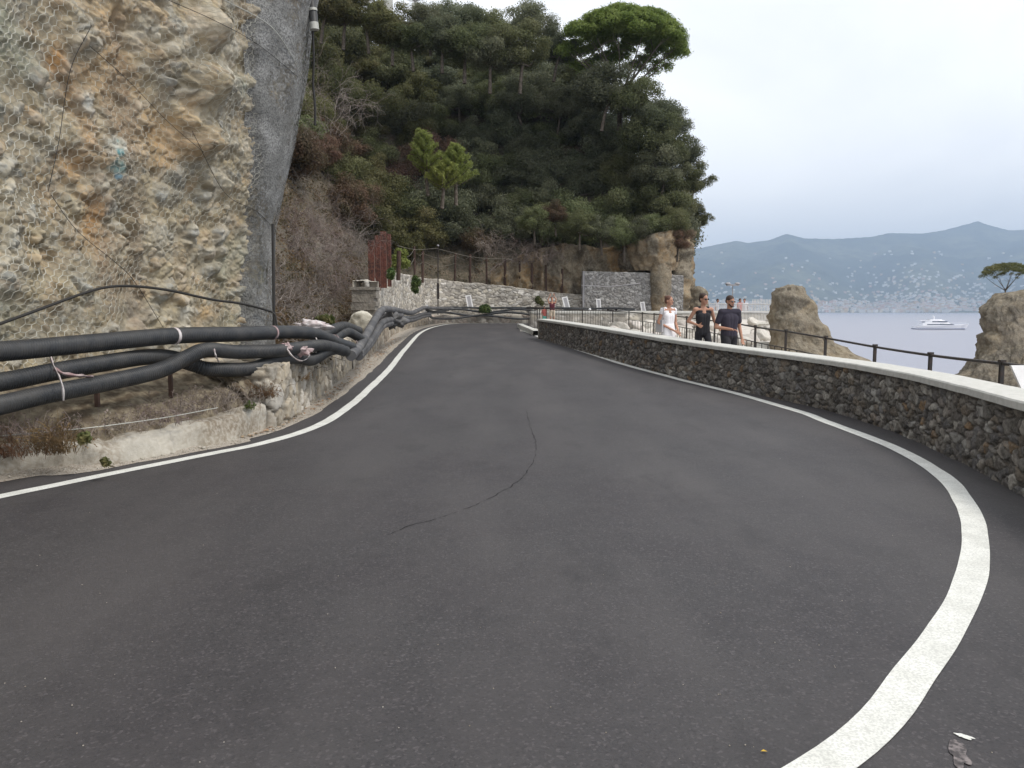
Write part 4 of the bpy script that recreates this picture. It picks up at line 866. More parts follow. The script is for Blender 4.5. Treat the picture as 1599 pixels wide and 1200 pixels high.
def ribbon(pts, wd, name, m, lab, cat='strap', group=None):
    pts = spline([P(*q) for q in pts], 24); b = MB(); t = np.gradient(pts, axis=0); t /= np.linalg.norm(t, axis=1)[:, None]; v = np.cross(t, np.array([0, 1., 0])); v /= np.linalg.norm(v, axis=1)[:, None]
    wv = wd*(1+.3*np.sin(np.arange(24))); A = pts+v*wv[:, None]/2; B = pts-v*wv[:, None]/2; C = pts+np.array([0, .012, 0])
    V = np.stack([A, B, C], 1).reshape(-1, 3); i = np.arange(23)[:, None]*3
    for a, c in ((0, 1), (1, 2), (2, 0)): b.f4.append(np.concatenate([i+a, i+c, i+c+3, i+a+3], 1))
    b.v.append(V); b.n = len(V); return tag(b.build(name, m, smooth=True), lab, cat, group)
ribbon([(79, 558, 7.35), (84, 572, 7.25), (93, 590, 7.0), (98, 606, 6.98), (99, 626, 7.0)], .022, 'strap', M['plastic'], 'pale strap tied round the two ribbed pipes at the left')
ribbon([(84, 576, 7.25), (100, 584, 7.25), (122, 587, 7.3), (146, 589, 7.5)], .035, 'ribbon', M['pink'], 'long pink ribbon lying on the ribbed pipes at the left')
def band_ring(px, py, d, rad, m, lab, nxt):
    a = P(px, py, d); c = P(*nxt); t = (c-a)/np.linalg.norm(c-a); b = MB(); b.tube([a-t*.018, a+t*.018], rad*1.035, 18); tag(b.build('tape_band', m, smooth=True), lab, 'band')
band_ring(425, 520, 10.45, .094, M['pink'], 'pink tape band round the topmost pipe', (454, 519, 10.9))
band_ring(521, 532, 12.45, .094, M['pink'], 'pink tape band near the end of the topmost pipe', (528, 536, 12.6))
band_ring(272, 525, 8.78, .094, M['plastic'], 'grey tape joint on the middle of the topmost pipe', (371, 522, 9.75))
def crumple(px, py, d, r, name, m, lab, sd_, cat='rag'):
    o, _ = lump(None, r, name, m, sd_, n=22, amp=1.1, fr=2.6); o.location = P(px, py, d); tag(o, lab, cat)
crumple(487, 511, 12.2, (.26, .15, .09), 'plastic_sheet', M['plastic'], 'crumpled pale plastic on top of the black pipes', 4, 'plastic')
crumple(470, 548, 10.8, (.12, .08, .07), 'rag', M['pink'], 'pinkish crumpled rag wedged between the pipes', 9)
crumple(447, 543, 10.4, (.07, .06, .05), 'rag', M['pink'], 'small pink rag beside the bigger crumpled rag', 19)
crumple(613, 500, 22, (.35, .2, .2), 'rag', M['pipegrey'], 'grey cloth bundle below the bend of the climbing pipe', 12)
ribbon([(448, 545, 10.3), (456, 556, 10.3), (470, 564, 10.5), (482, 557, 10.9), (480, 545, 11)], .02, 'ribbon', M['plastic'], 'pale ribbon looping below the rag between the pipes')
ribbon([(492, 526, 11.5), (498, 540, 11.4), (492, 553, 11.4), (486, 565, 11.2)], .018, 'ribbon', M['plastic'], 'pale ribbon hanging over the pipes under the crumpled plastic')
ribbon([(334, 545, 8.85), (337, 556, 8.85), (342, 566, 8.95)], .02, 'ribbon', M['plastic'], 'short grey tie hanging at the crossing of the pipes')
ribbon([(556, 532, 13.8), (562, 545, 13.9), (556, 553, 13.9)], .02, 'ribbon', M['pink'], 'pink ribbon where the black pipes meet the grey pipe')
b = MB(); b.tube(spline([P(0, 681, 7.0), P(80, 674, 7.2), P(160, 666, 7.4), P(260, 652, 8), P(340, 637, 8.6)], 30), .005, 5); tag(b.build('thin_wire', M['steelwire']), 'thin pale wire stretched low under the pipes', 'wire')
for k, (px, lab) in enumerate(((140, 'dark bracket holding the pipes at the left'), (258, 'dark bracket behind the pipe crossing'))):
    c = P(px, 640-20*k, 7.75+.95*k); b = MB(); b.box((c[0], c[1]+.15, c[2]+.02), (.04, .04, .62)); tag(b.build('bracket', M['woodpost']), lab, 'bracket')
# ------------------------------------------------------------------ HEADLAND (wooded slope) : loft from base line inward
HB = np.array([(-3.2, 12.2), (-3.9, 15.5), (-5.0, 20), (-5.7, 25), (-6.6, 32), (-7.4, 40), (-7.3, 47), (-6.2, 53), (-3.5, 55.4), (0, 56), (4.6, 56.4), (9.0, 56.2), (11.6, 57.2), (13.0, 61), (14.0, 66), (14.4, 76), (14, 92)])
HBp = resample(HB, .35); HBl = np.concatenate([[0], np.cumsum(np.linalg.norm(np.diff(HBp, axis=0), axis=1))]); HBn = -normal2(HBp, 1)
k = np.ones(25)/25; HBn = np.stack([np.convolve(np.pad(HBn[:, q], 12, mode='edge'), k, 'valid') for q in (0, 1)], 1); HBn /= np.linalg.norm(HBn, axis=1)[:, None]
# right end: push inward toward the hill's middle rather than converging
def tparam(x, y): return HBl[np.argmin((HBp[:, 0]-x)**2+(HBp[:, 1]-y)**2)]
tA = tparam(-3.9, 15.5); tB = tparam(-6.2, 53); tC = tparam(4.6, 56.4); tD = tparam(11.6, 57.2); tE = tparam(14, 66); tF = HBl[-1]
def hill(t, s):
    """t along the base, s metres inward; returns ground point"""
    t = np.asarray(t, float); s = np.asarray(s, float)
    x = np.interp(t, HBl, HBp[:, 0]); y = np.interp(t, HBl, HBp[:, 1]); nx = np.interp(t, HBl, HBn[:, 0]); ny = np.interp(t, HBl, HBn[:, 1])
    base = zg(y)+.55
    cl = np.interp(t, [0, tA, tB, tB+4, tC, tD, tE, tF], [1.0, 1.2, 1.2, 1.8, 4.4, 5.5, 6.5, 6.0])        # height of the bare cliff foot
    slope = np.interp(t, [0, tA, tB-8, tB+3, tC, tD, tE, tF], [2.2, 2.2, 2.0, 1.35, 1.25, 1.2, 1.5, 1.5])
    top = np.interp(t, [0, tA, tB-8, tB+4, tC, tD, tE, tF], [22, 24, 25, 22, 21, 17, 16, 15])
    z = base+cl*sst(0, 1.4, s)+slope*np.maximum(s-1.2, 0); z = np.where(z > top, top+(z-top)*.12, z)
    q = np.stack([x+nx*s, y+ny*s, z], 1)
    return q
nt_, ns_ = 300, 110; tt = np.linspace(0, HBl[-1], nt_); ss = np.concatenate([np.linspace(0, 2, 45), np.linspace(2.15, 26, ns_-45)])
T_, S_ = np.meshgrid(tt, ss, indexing='ij'); V = hill(T_.ravel(), S_.ravel())
nn3 = np.stack([-np.interp(T_.ravel(), HBl, HBn[:, 0]), -np.interp(T_.ravel(), HBl, HBn[:, 1]), np.full(V.shape[0], .3)], 1)
V = V+nn3*(.55*fbm(V*.35, 4, 100)+.22*fbm(V*1.3, 4, 101))[:, None]*sst(0, .5, S_.ravel()+.25)[:, None]
V3 = V.reshape(nt_, ns_, 3); ft = V3[:, :1].copy(); ft[:, :, 2] = np.where(ft[:, :, 1] > 55, SEA-1, 0.); V3 = np.concatenate([ft, V3], 1)
tag(gobj('headland', V3.reshape(-1, 3), nt_, ns_+1, M['soil'], flip=False), kind='structure')
# exposed rock bluffs at the slope's foot
def rockcol(S, sd_):
    f1, f2, i = worley(S*np.array([.9, .9, .45]), sd_); pal = np.array([(.33, .25, .16), (.27, .22, .155), (.38, .27, .155), (.24, .205, .155), (.30, .21, .125)])
    c = pal[(frac(i*57)*5).astype(int)]; c = c*(.75+.5*np.clip(.5+fbm(S*1.3, 4, sd_+1), 0, 1))[:, None]
    m = sst(.1, .4, fbm(S*np.array([1.6, 1.6, .4])+9, 4, sd_+2))[:, None]; c = c*(1-m*.75)+np.array([.13, .105, .08])*m*.75
    m = sst(.15, .4, fbm(S*np.array([.8, .8, .5])+31, 3, sd_+3))[:, None]; c = c*(1-m*.7)+np.array([.42, .27, .12])*m*.7
    return np.clip(c*.98, .02, .9)
def bluff(name, path, topf, botz, bulge, sd_, lab, rough=.5, mat_=None, step=.12, strat=0):
    p = resample(np.array(path, float), step); n = normal2(p, 1); L_ = np.linspace(0, 1, len(p)); zt = np.array([topf(a) for a in L_]); nv = int((zt.max()-botz)/step)+4; v = np.linspace(0, 1.15, nv)
    Z = botz+(zt-botz)[:, None]*np.minimum(v, 1)[None]; over = np.maximum(v-1, 0)/.15
    D = bulge*np.sin(np.clip(v, 0, 1)*math.pi*.8)[None]-1.6*over[None]**1.2+L_[:, None]*0
    S = np.stack([p[:, :1]+n[:, :1]*D, p[:, 1:]+n[:, 1:]*D, Z], 2).reshape(-1, 3)
    f1, f2, i = worley(S*np.array([.8, .8, .4])+.5*np.stack([vn(S*.9, q) for q in (1, 2, 3)], 1), sd_)
    g1, g2, i2 = worley(S*np.array([2.2, 2.2, 1.4]), sd_+1)
    h = rough*(.35*sst(0, .25, f2-f1)*frac(i*13)+.16*sst(0, .3, g2-g1)*frac(i2*19)+1.1*(.5-np.abs(fbm(S*np.array([.7, .7, .22]), 5, sd_+2))*1.6)+.5*(.3-np.abs(fbm(S*np.array([2.2, 2.2, 1.2]), 5, sd_+3)))+.12*fbm(S*7, 4, sd_+6))
    if strat: h = h+strat*vn(np.c_[S[:, 0]*.4, S[:, 1]*.4, S[:, 2]*4], sd_+4)
    nn = np.repeat(np.c_[n, np.full(len(n), .15)][:, None], nv, 1).reshape(-1, 3); S2 = S+nn*h[:, None]
    tag(gobj(name, S2, len(p), nv, mat_ or M['farrock'], None, rockcol(S, sd_), flip=True), lab, 'rock face', kind='structure' if name == 'rock_face' else None)
ip = lambda xs, ys: (lambda a: float(np.interp(a, xs, ys)))
bluff('rock_face', [(-1.5, 56.0), (1, 56.0), (3, 55.9), (5.2, 55.9), (6.5, 56.0), (7.6, 56.2), (9.4, 56.4), (10.8, 56.2), (11.5, 55.6), (12.0, 56.2), (12.4, 58), (13.0, 62), (13.8, 68)],
      ip([0, .08, .2, .3, .4, .5, .58, .64, .75, .9, 1], [4.2, 5.4, 6.2, 5.8, 6.4, 6.6, 7.2, 6.8, 6.6, 5.6, 5]), .25, .4, 120, 'tan weathered rock face under the trees of the headland', 1.0)
# lower bulge beside the netted wall, and the foot of the point
bluff('rock_buttress', [(9.75, 53.9), (9.85, 53.5), (10.15, 53.35), (10.45, 53.5), (10.6, 53.9)], ip([0, .3, .7, 1], [5.2, 5.4, 5.4, 5]), .12, .18, 131, 'narrow tan rock rib standing in front of the netted wall', .3)
bluff('rock_overhang', [(7.9, 55.6), (8.6, 54.4), (9.5, 53.6), (10.3, 53.6), (10.9, 54.3), (11.2, 55.6)], ip([0, .3, .7, 1], [5.4, 6.4, 7.0, 6.0]), 4.25, .2, 135, 'tan rock overhang bulging above the netted wall', .55)
# ------------------------------------------------------------------ foliage
def leaf_cloud(cent, rad, n, size, up=.35, seed=0, asp=.55, flat=1.0):
    """n leaf quads spread over clumps. cent (k,3), rad (k,)"""
    g = np.random.default_rng(seed); w_ = rad**2; k = g.choice(len(cent), n, p=w_/w_.sum()); d = g.normal(size=(n, 3)); d[:, 2] += up; d /= np.linalg.norm(d, axis=1)[:, None]
    rr = rad[k]*(g.random(n)**.28)*(1+.16*g.normal(size=n)); C = cent[k]+d*rr[:, None]*np.array([1, 1, flat])
    nr = d*1.0+g.normal(size=(n, 3))*.5; nr /= np.linalg.norm(nr, axis=1)[:, None]
    u = np.cross(nr, g.normal(size=(n, 3))); u /= np.linalg.norm(u, axis=1)[:, None]; v = np.cross(nr, u); s_ = size*(.6+.9*g.random(n))[:, None]
    V = np.stack([C-u*s_, C-v*s_*asp, C+u*s_, C+v*s_*asp], 1).reshape(-1, 3); return V, np.arange(4*n).reshape(-1, 4)
def limbs(b, base, targets, r0, seed=0, lean=(0, 0)):
    g = np.random.default_rng(seed)
    for k, t in enumerate(targets):
        t = np.asarray(t); m = base+(t-base)*.5+np.array([0, 0, .15*np.linalg.norm(t-base)])*(-1 if k % 3 == 0 else .5)+g.normal(size=3)*.1
        pts = spline([base, m, t], 8); b.tube(pts, np.linspace(r0*(.5+.3*g.random()), r0*.12, 8), 6, caps=False)
def make_tree_meshes(v, R0, H, ncl, nleaf, leafsz, seed, flat=.8, trunk=1.6, tr=.14):
    g = np.random.default_rng(seed); d = g.normal(size=(ncl, 3)); d /= np.linalg.norm(d, axis=1)[:, None]; rr = g.random(ncl)**.5
    C = d*rr[:, None]*np.array([R0, R0, H]); C[:, 2] = np.where(C[:, 2] < -.4*H, C[:, 2]*.4, C[:, 2])+trunk+H*.65
    rad = R0*(.21+.20*g.random(ncl)); V, f = leaf_cloud(C, rad, nleaf, leafsz, seed=seed, flat=flat)
    crown = npmesh('crown', V, f, None, smooth=False); b = MB(); lean = g.normal(size=2)*.25
    tp = spline([(0, 0, -.8), (lean[0]*.4, lean[1]*.4, trunk*.5), (lean[0], lean[1], trunk+.4)], 8); b.tube(tp, np.linspace(tr, tr*.65, 8), 8); limbs(b, tp[-1], C[g.choice(ncl, min(9, ncl), replace=False)], tr*.9, seed)
    return crown, b.mesh('trunk', M['bark'], True)
CROWNS = [make_tree_meshes(k, 1.9+.2*(k % 3), 1.5+.25*(k % 2), 30+3*k, 21000, .062, 300+k, trunk=.75) for k in range(6)]
CROWN_MATS = {}
def crown_me(k, key):
    if (k, key) not in CROWN_MATS:
        me = CROWNS[k][0].copy(); me.materials.clear(); me.materials.append(M[key]); CROWN_MATS[(k, key)] = me
    return CROWN_MATS[(k, key)]
def tree(name, loc, sc, k, key, lab, cat='tree', group=None, rz=None, tilt=(0, 0), zs=1.0):
    t = empty(name, loc, random.uniform(0, 6.28) if rz is None else rz); t.scale = (sc, sc, sc*zs); t.rotation_euler[0] = tilt[0]; t.rotation_euler[1] = tilt[1]
    tag(t, lab, cat, group); obj('crown', crown_me(k, key), t); obj('trunk', CROWNS[k][1], t); return t
ORD = ['first', 'second', 'third', 'fourth', 'fifth', 'sixth', 'seventh', 'eighth', 'ninth', 'tenth', 'eleventh', 'twelfth', 'thirteenth', 'fourteenth', 'fifteenth', 'sixteenth', 'seventeenth', 'eighteenth', 'nineteenth', 'twentieth', 'twenty-first', 'twenty-second', 'twenty-third', 'twenty-fourth', 'twenty-fifth', 'twenty-sixth', 'twenty-seventh', 'twenty-eighth', 'twenty-ninth', 'thirtieth', 'thirty-first', 'thirty-second', 'thirty-third', 'thirty-fourth', 'thirty-fifth', 'thirty-sixth']
def sky_top(px): return np.interp(px, [430, 560, 600, 630, 652, 680, 715, 760, 800, 850, 880, 905, 950, 985, 1010, 1030, 1055, 1075, 1090, 1108, 1118, 1125], [-60, 0, 10, 24, 30, 18, 10, 26, 22, 36, 56, 88, 118, 120, 140, 158, 178, 215, 262, 335, 350, 700])
plan = []
lookname = {'oak': 'dark green', 'oakgrey': 'grey green', 'olive': 'olive green', 'brownleaf': 'brown withered'}
acc = []; ct = np.random.default_rng(21); CTt = ct.uniform(tA*.4, HBl[-1], 9000); CTs = ct.uniform(.3, 24, 9000); CQ = hill(CTt, CTs)
for g_ in CQ:
    near_ = np.clip((g_[1]-12)/45, 0, 1); sc = (.56+.50*near_)*random.uniform(.75, 1.25); px, py = PIX(g_+np.array([0, 0, 2.2*sc])); rpx = 2.05*sc*F/g_[1]
    if not (px > 440 and px < 1135 and py > -90): continue
    if not ((py-rpx*.95) > sky_top(px)-6 and (px+rpx*.85) < np.interp(py, [0, 120, 180, 262, 340, 352, 372, 420, 450], [1040, 1010, 1062, 1096, 1120, 1120, 1068, 1062, 1062])): continue
    low = py+rpx*.55; lim = np.interp(px, [430, 560, 600, 700, 760, 840, 900, 960, 1010, 1040, 1070, 1120], [300, 330, 372, 376, 362, 345, 362, 378, 380, 398, 402, 362])
    if not (low < lim+6 and not (px < 535 and py > 215)): continue
    md = 2.0*sc
    if any((g_[0]-q[0])**2+(g_[1]-q[1])**2+(g_[2]-q[2])**2*.7 < md*md for q in [a_[2] for a_ in acc]): continue
    bro = (px < 700 and py > 185 and random.random() < .45) or (700 <= px < 860 and py > 300 and random.random() < .35)
    key = 'brownleaf' if bro else 'olive' if (px < 660 and random.random() < .65) else ('oakgrey' if random.random() < (.55 if px > 650 else .2) else 'oak')
    acc.append((px, py, g_, sc, key))
acc = acc[:272]; plan = [acc]
ntree = 0
flatl = sorted([q for r_ in plan for q in r_], key=lambda q: q[1]); rows = [flatl[i:i+15] for i in range(0, len(flatl), 15)]
for ri, r_ in enumerate(rows):
    r_ = sorted(r_, key=lambda q: q[0])
    for ci, (px, py, g_, sc, key) in enumerate(r_):
        k = random.randrange(6); tree('tree', g_-np.array([0, 0, .9*sc]), sc, k, key, '%s tree, %s from the left in the %s tier of crowns from the hilltop' % (lookname[key], ORD[min(ci, 35)], ORD[min(ri, 35)]), group='trees covering the headland slope', tilt=(random.uniform(-.12, .12), random.uniform(-.12, .12)), zs=random.uniform(.85, 1.15)); ntree += 1
print('trees', ntree)
_q = V3.reshape(-1, 3)
SPX = 799.5+F*_q[:, 0]/(_q[:, 1]*CP-(_q[:, 2]-CZ)*SP); SPY = 600-F*(_q[:, 1]*SP+(_q[:, 2]-CZ)*CP)/(_q[:, 1]*CP-(_q[:, 2]-CZ)*SP); SPD = _q[:, 1]
# silhouette trees placed singly
def solo(px, py, d, sc, key, lab, name='tree', zs=1.0, k=None, trunkdown=1.7, snap=True):
    c = P(px, py, d)
    if snap and name == 'tree':
        dd = (SPX-px)**2+(SPY-py-8)**2; dd = np.where(SPD > 52, dd, 1e9); i = int(np.argmin(dd))
        if dd[i] < 400: d = SPD[i]-.6; c = P(px, py, d)
    return tree(name, (c[0], d, c[2]-trunkdown*sc*zs), sc, random.randrange(6) if k is None else k, key, lab, zs=zs)
solo(1052, 198, 60, .62, 'oakgrey', 'small round tree sticking out on the right skyline below the stone pine')
solo(1078, 290, 60, .80, 'oak', 'dark tree leaning out at the right edge of the headland')
solo(1090, 345, 59.5, .55, 'oak', 'low spreading tree at the right tip of the headland above the sea')
solo(1066, 245, 60.5, .75, 'oakgrey', 'grey green tree on the right skyline between the small round one and the leaning one')
solo(1064, 370, 58.5, .62, 'oakgrey', 'dark bush tree over the right rock end, under the low spreading one')
solo(1058, 325, 59, .85, 'oak', 'broad dark tree just left of the tip tree')
solo(722, 32, 60, .95, 'oakgrey', 'pointed grey green tree on the hilltop, highest in the middle')
solo(820, 45, 61, .95, 'oakgrey', 'dark broad tree on the hilltop left of the stone pine')
solo(865, 80, 61, .9, 'oakgrey', 'dark grey tree touching the left side of the stone pine')
solo(770, 50, 61, .9, 'oak', 'dark tree on the hilltop between the pointed one and the broad one')
solo(672, 45, 58, .75, 'oakgrey', 'grey green tree on the hilltop right of the terrace pillar')
# bright fresh pine tufts in the middle of the slope
def conifer(name, loc, hgt, rad, nwh, nleaf, key, lab, seed, droop=.1, lean=0):
    g = np.random.default_rng(seed); t = empty(name, loc); tag(t, lab, 'tree'); C = []; b = MB(); b.tube([(0, 0, -.6), (lean*.5, 0, hgt*.5), (lean, 0, hgt)], [.09, .06, .015], 7)
    for k in range(nwh):
        q = (k+.5)/nwh; z = hgt*(.12+.88*q); rr = rad*(1-q)**.8+.12; a = k*2.4
        e_ = np.array([lean*q+math.cos(a)*rr, math.sin(a)*rr, z+rr*.55]); s_ = np.array([lean*q, 0, z]); b.tube([s_, s_+(e_-s_)*.5-np.array([0, 0, .05]), e_], [.03, .02, .008], 5, caps=False)
        for w_ in np.linspace(.25, 1, 7): C.append(s_+(e_-s_)*w_+np.array([0, 0, .1*w_]))
    C.append(np.array([lean, 0, hgt])); C = np.array(C); V, f = leaf_cloud(C, np.full(len(C), .17*rad**.5), nleaf, .075, up=.6, seed=seed, asp=.16)
    obj('crown', npmesh('crown', V, f, M[key], smooth=False), t); b.build('trunk', M['bark'], t, True); return t
for k, (px, py, d, h_, r_, lab) in enumerate(((668, 285, 36, 2.1, .75, 'fresh bright green young pine, left of the bright pair on the slope'), (712, 300, 36, 1.9, .8, 'fresh bright green young pine, right of the bright pair on the slope'), (690, 305, 35.7, 1.3, .7, 'small bright pine between the bright pair on the slope'))):
    c = P(px, py, d); conifer('young_pine', (c[0], d, c[2]), h_, r_, 26, 9000, 'bright', lab, 500+k, lean=.25*(k-1))
# stone pine
def stone_pine(base, top_z, crown_c, rx, ry, rz_, trunk_r, nl, name, lab, leafs, seed, key='pine', nb=15):
    g = np.random.default_rng(seed); t = empty(name, base); tag(t, lab, 'tree'); base = np.array(base, float); cc = np.array(crown_c)-base; C = []; rad = []
    for k in range(nb*16):
        a = k*2.39996; q = math.sqrt((k+.5)/(nb*16))*.96+g.uniform(-.02, .02); x, y = math.cos(a)*rx*q, math.sin(a)*ry*q; z = rz_*max(0, 1-q*q)**.5*(1.0 if k % 3 else g.uniform(.45, .8))+g.normal()*.03*rz_-(.4*rz_*q**4)*(.5+.5*math.sin(a+.5))
        C.append(cc+np.array([x, y, z])); rad.append(.115*rx*(.8+.5*g.random()))
    C = np.array(C); rad = np.array(rad); V, f = leaf_cloud(C, rad, nl, leafs, up=.7, seed=seed, asp=.3, flat=.62)
    obj('crown', npmesh('crown', V, f, M[key], smooth=False), t); b = MB(); fork = np.array([cc[0]*.5, cc[1]*.5, cc[2]-rx*.62]); b.tube(spline([(0, 0, -1.5), (fork[0]*.3, fork[1]*.3, fork[2]*.5), fork], 10), np.linspace(trunk_r, trunk_r*.8, 10), 10)
    for k in range(nb):
        a = k*2*math.pi/nb+g.uniform(-.2, .2); q = g.uniform(.45, .93); e_ = cc+np.array([math.cos(a)*rx*q, math.sin(a)*ry*q, rz_*.35*(1-q*q)]); f0 = fork+np.array([0, 0, g.uniform(-.1, .25)*rx*.3])
        m = f0+(e_-f0)*.5+np.array([0, 0, -.02*rx+g.uniform(-.1, .1)*rx*.3]); pts = spline([f0, m, e_], 9); b.tube(pts, np.linspace(trunk_r*g.uniform(.32, .5), trunk_r*.1, 9), 6, caps=False)
        for w_ in (4, 6, 7):
            e2 = C[g.integers(len(C))]; e2 = pts[w_]+(e2-pts[w_])*min(1, .28*rx/(np.linalg.norm(e2-pts[w_])+.01)); e2[2] = max(e2[2], pts[w_][2]+.08*rx); b.tube([pts[w_], (pts[w_]+e2)/2+g.normal(size=3)*.03*rx, e2], [trunk_r*.13, trunk_r*.1, trunk_r*.05], 5, caps=False)
    b.build('trunk', M['bark'], t, True); return t
D = 60.; c = P(973, 88, D); bs = P(968, 172, D); stone_pine(tuple(bs), 0, tuple(c), 4.75, 4.3, 2.9, .22, 110000, 'stone_pine', 'large umbrella shaped stone pine with bright green crown on the hilltop', .10, 77)
# branches and dark foliage stuff filling the slope
def slope_stuff(n, s0, s1, key, name, lab, lsz, seed, sel):
    g = np.random.default_rng(seed); t = g.uniform(0, HBl[-1], n*3); s_ = g.uniform(s0, s1, n*3); q = hill(t, s_)
    px = np.array([PIX(a) for a in q]); m = sel(px[:, 0], px[:, 1]) & (px[:, 1] > sky_top(px[:, 0])+25); q = q[m][:n]
    V, f = leaf_cloud(q, np.full(len(q), .42), len(q)*16, lsz, up=1, seed=seed, flat=.7); return tag(obj(name, npmesh(name, V, f, M[key], smooth=False)), lab, 'undergrowth', kind='stuff')
slope_stuff(2200, .2, 20, 'oak', 'undergrowth', 'dark undergrowth filling the gaps between the trees on the headland', .11, 900, lambda x, y: (y < 350) & (x > 540))
slope_stuff(1500, .0, 9, 'brownleaf', 'dead_undergrowth', 'brown dead undergrowth low on the slope behind the fence', .07, 901, lambda x, y: ((y > 150) & (x < 760)) | ((y > 330) & (x < 900)))
# bare brush
def brush_mesh(seed, H, spread, n0, depth, r0):
    g = np.random.default_rng(seed); A = []; B = []; Rr_ = []
    def grow(p, d, l, r, dep):
        q = p.copy()
        for k in range(4):
            d = d+g.normal(size=3)*.28; d[2] -= .05*(depth-dep); d /= np.linalg.norm(d); e_ = q+d*l/4; A.append(q); B.append(e_); Rr_.append(r); q = e_
            if dep > 0 and g.random() < .75:
                dd = d+g.normal(size=3)*.75; dd /= np.linalg.norm(dd); grow(q, dd, l*g.uniform(.45, .75), r*.62, dep-1)
        if dep > 0: grow(q, d, l*.7, r*.7, dep-1)
    for k in range(n0):
        a = g.uniform(0, 6.28); d = np.array([math.cos(a)*spread, math.sin(a)*spread, 1]); grow(np.array([math.cos(a)*.15, math.sin(a)*.15, 0]), d/np.linalg.norm(d), H*g.uniform(.4, .65), r0, depth)
    b = MB(); b.edges(np.array(A), np.array(B), np.maximum(np.array(Rr_), r0*.3)); return b
BR = [brush_mesh(700+k, 1.5, .8, 7, 3, .014) for k in range(4)]; BRM = [b.mesh('bare_shrub', M['twig']) for b in BR]; BRM2 = [b.mesh('bare_shrub', M['twigbrown']) for b in BR]
FINE = brush_mesh(730, 1.5, .9, 9, 3, .0055).mesh('bare_shrub', M['twig']); nb_ = 0; spots = []
for k in range(500):
    t = random.uniform(0, tB+6); s = random.uniform(.0, 6); q = hill(np.array([t]), np.array([s]))[0]; px, py = PIX(q+np.array([0, 0, .6]))
    if 432 < px < 640 and 150 < py < 470 and (px < 570 or py < 400): spots.append((px, py, q))
    if len(spots) >= 62: break
spots.sort(key=lambda q: (int(q[1]/50), q[0])); cur = None; ci = 0
for px, py, q in spots:
    rw = int(py/50); ci = ci+1 if rw == cur else 0; cur = rw; br = random.random() < .5
    o = obj('bare_shrub', (BRM2 if br else BRM)[random.randrange(4)], loc=q-np.array([0, 0, .1])); s_ = random.uniform(.55, 1.15)*(.6+.4*np.clip((q[1]-12)/25, 0, 1)); o.scale = (s_, s_, s_*random.uniform(.8, 1.3)); o.rotation_euler = (random.uniform(.0, .6), random.uniform(-.1, .6), random.uniform(0, 6.28))
    tag(o, 'leafless %s shrub, %s from the cliff edge in the %s tangle above the pipes' % ('brown' if br else 'grey', ORD[ci], ORD[max(0, 9-rw)]), 'shrub', 'leafless shrubs on the bank beside the cliff')
for k, (px, py, d, s_, lab) in enumerate(((520, 175, 17, .9, 'leafless grey shrub with long twigs beside the hanging cable'), (556, 372, 22, .8, 'pale tangled dry shrub left of the rusty sheet piles'), (812, 392, 54.5, 1.6, 'wide leafless shrub on the rock above the white wall'), (850, 398, 54.5, 1.3, 'smaller leafless shrub right of the wide one above the white wall'), (770, 385, 54.8, 1.4, 'leafless brown shrub behind the post fence'))):
    c = P(px, py, d); o = obj('bare_shrub', FINE if k < 2 else BRM2[k % 4], loc=(c[0], d, c[2]-.5*s_)); o.scale = (s_,)*3; o.rotation_euler = (.2, .2, k); tag(o, lab, 'shrub')
# dry vines stuff near the cliff edge
g = np.random.default_rng(55); A = []; B = []
for k in range(1500):
    t = g.uniform(0, tA+9); s = g.uniform(0, 3.6); q = hill(np.array([t]), np.array([s]))[0]; p0 = q+np.array([g.normal()*.1+.12, -.15-.15*g.random(), g.uniform(0, .5)]); d = np.array([g.normal()*.5, g.normal()*.4, g.uniform(-.6, 1)]); 
    for j in range(6): d = d+g.normal(size=3)*.45; d /= np.linalg.norm(d); e_ = p0+d*.11; A.append(p0); B.append(e_); p0 = e_
b = MB(); b.edges(A, B, .0055); tag(b.build('dry_twigs', M['twig']), 'tangle of dry twigs on the bank between cliff and stone pillar', 'twigs', kind='stuff')
slope_stuff(900, .0, 5, 'dryweed', 'dry_leaves', 'withered leaves among the bare brush beside the cliff', .035, 903, lambda x, y: (x < 600))
# green ivy and small shrubs on the walls
def bush(px, py, d, r, n, key, lab, lsz=.05, seed=1, name='bush', cat='bush', flat=1):
    g = np.random.default_rng(seed); c = P(px, py, d); k = 14; dd = g.normal(size=(k, 3)); dd /= np.linalg.norm(dd, axis=1)[:, None]; C = dd*np.array(r)*.55*(g.random(k)**.4)[:, None]; V, f = leaf_cloud(C, np.full(k, min(r)*.55), n, lsz, up=.3, seed=seed, flat=flat)
    o = obj(name, npmesh(name, V, f, M[key], smooth=False), loc=c); return tag(o, lab, cat)
M['ivy'] = leafmat('ivy_leaves', (.06, .10, .03), (.12, .16, .05), .1, sc=2)
bush(758, 483, 51.6, (.5, .35, .42), 2600, 'ivy', 'round green bush growing over the pipes at the bend', .05, 1)
bush(649, 447, 43, (.36, .3, .8), 2600, 'ivy', 'green ivy hanging down the white stone wall', .05, 2, 'ivy', 'ivy')
bush(625, 410, 31, (.45, .3, .85), 3800, 'bright', 'light green climbing shrub above the white stone wall by the rusty piles', .04, 3, 'climbing_shrub', 'shrub')
bush(610, 428, 27, (.22, .2, .22), 1200, 'ivy', 'dark green tuft on the wall just right of the rusty piles', .035, 4, 'ivy', 'ivy')
bush(842, 470, 53.6, (.45, .3, .55), 1600, 'weed', 'dull green shrub at the wall left of the person with raised arms', .05, 5)
bush(510, 503, 14, (.35, .3, .14), 1200, 'weed', 'low green weeds behind the crumpled plastic', .03, 6, 'weeds', 'weeds')
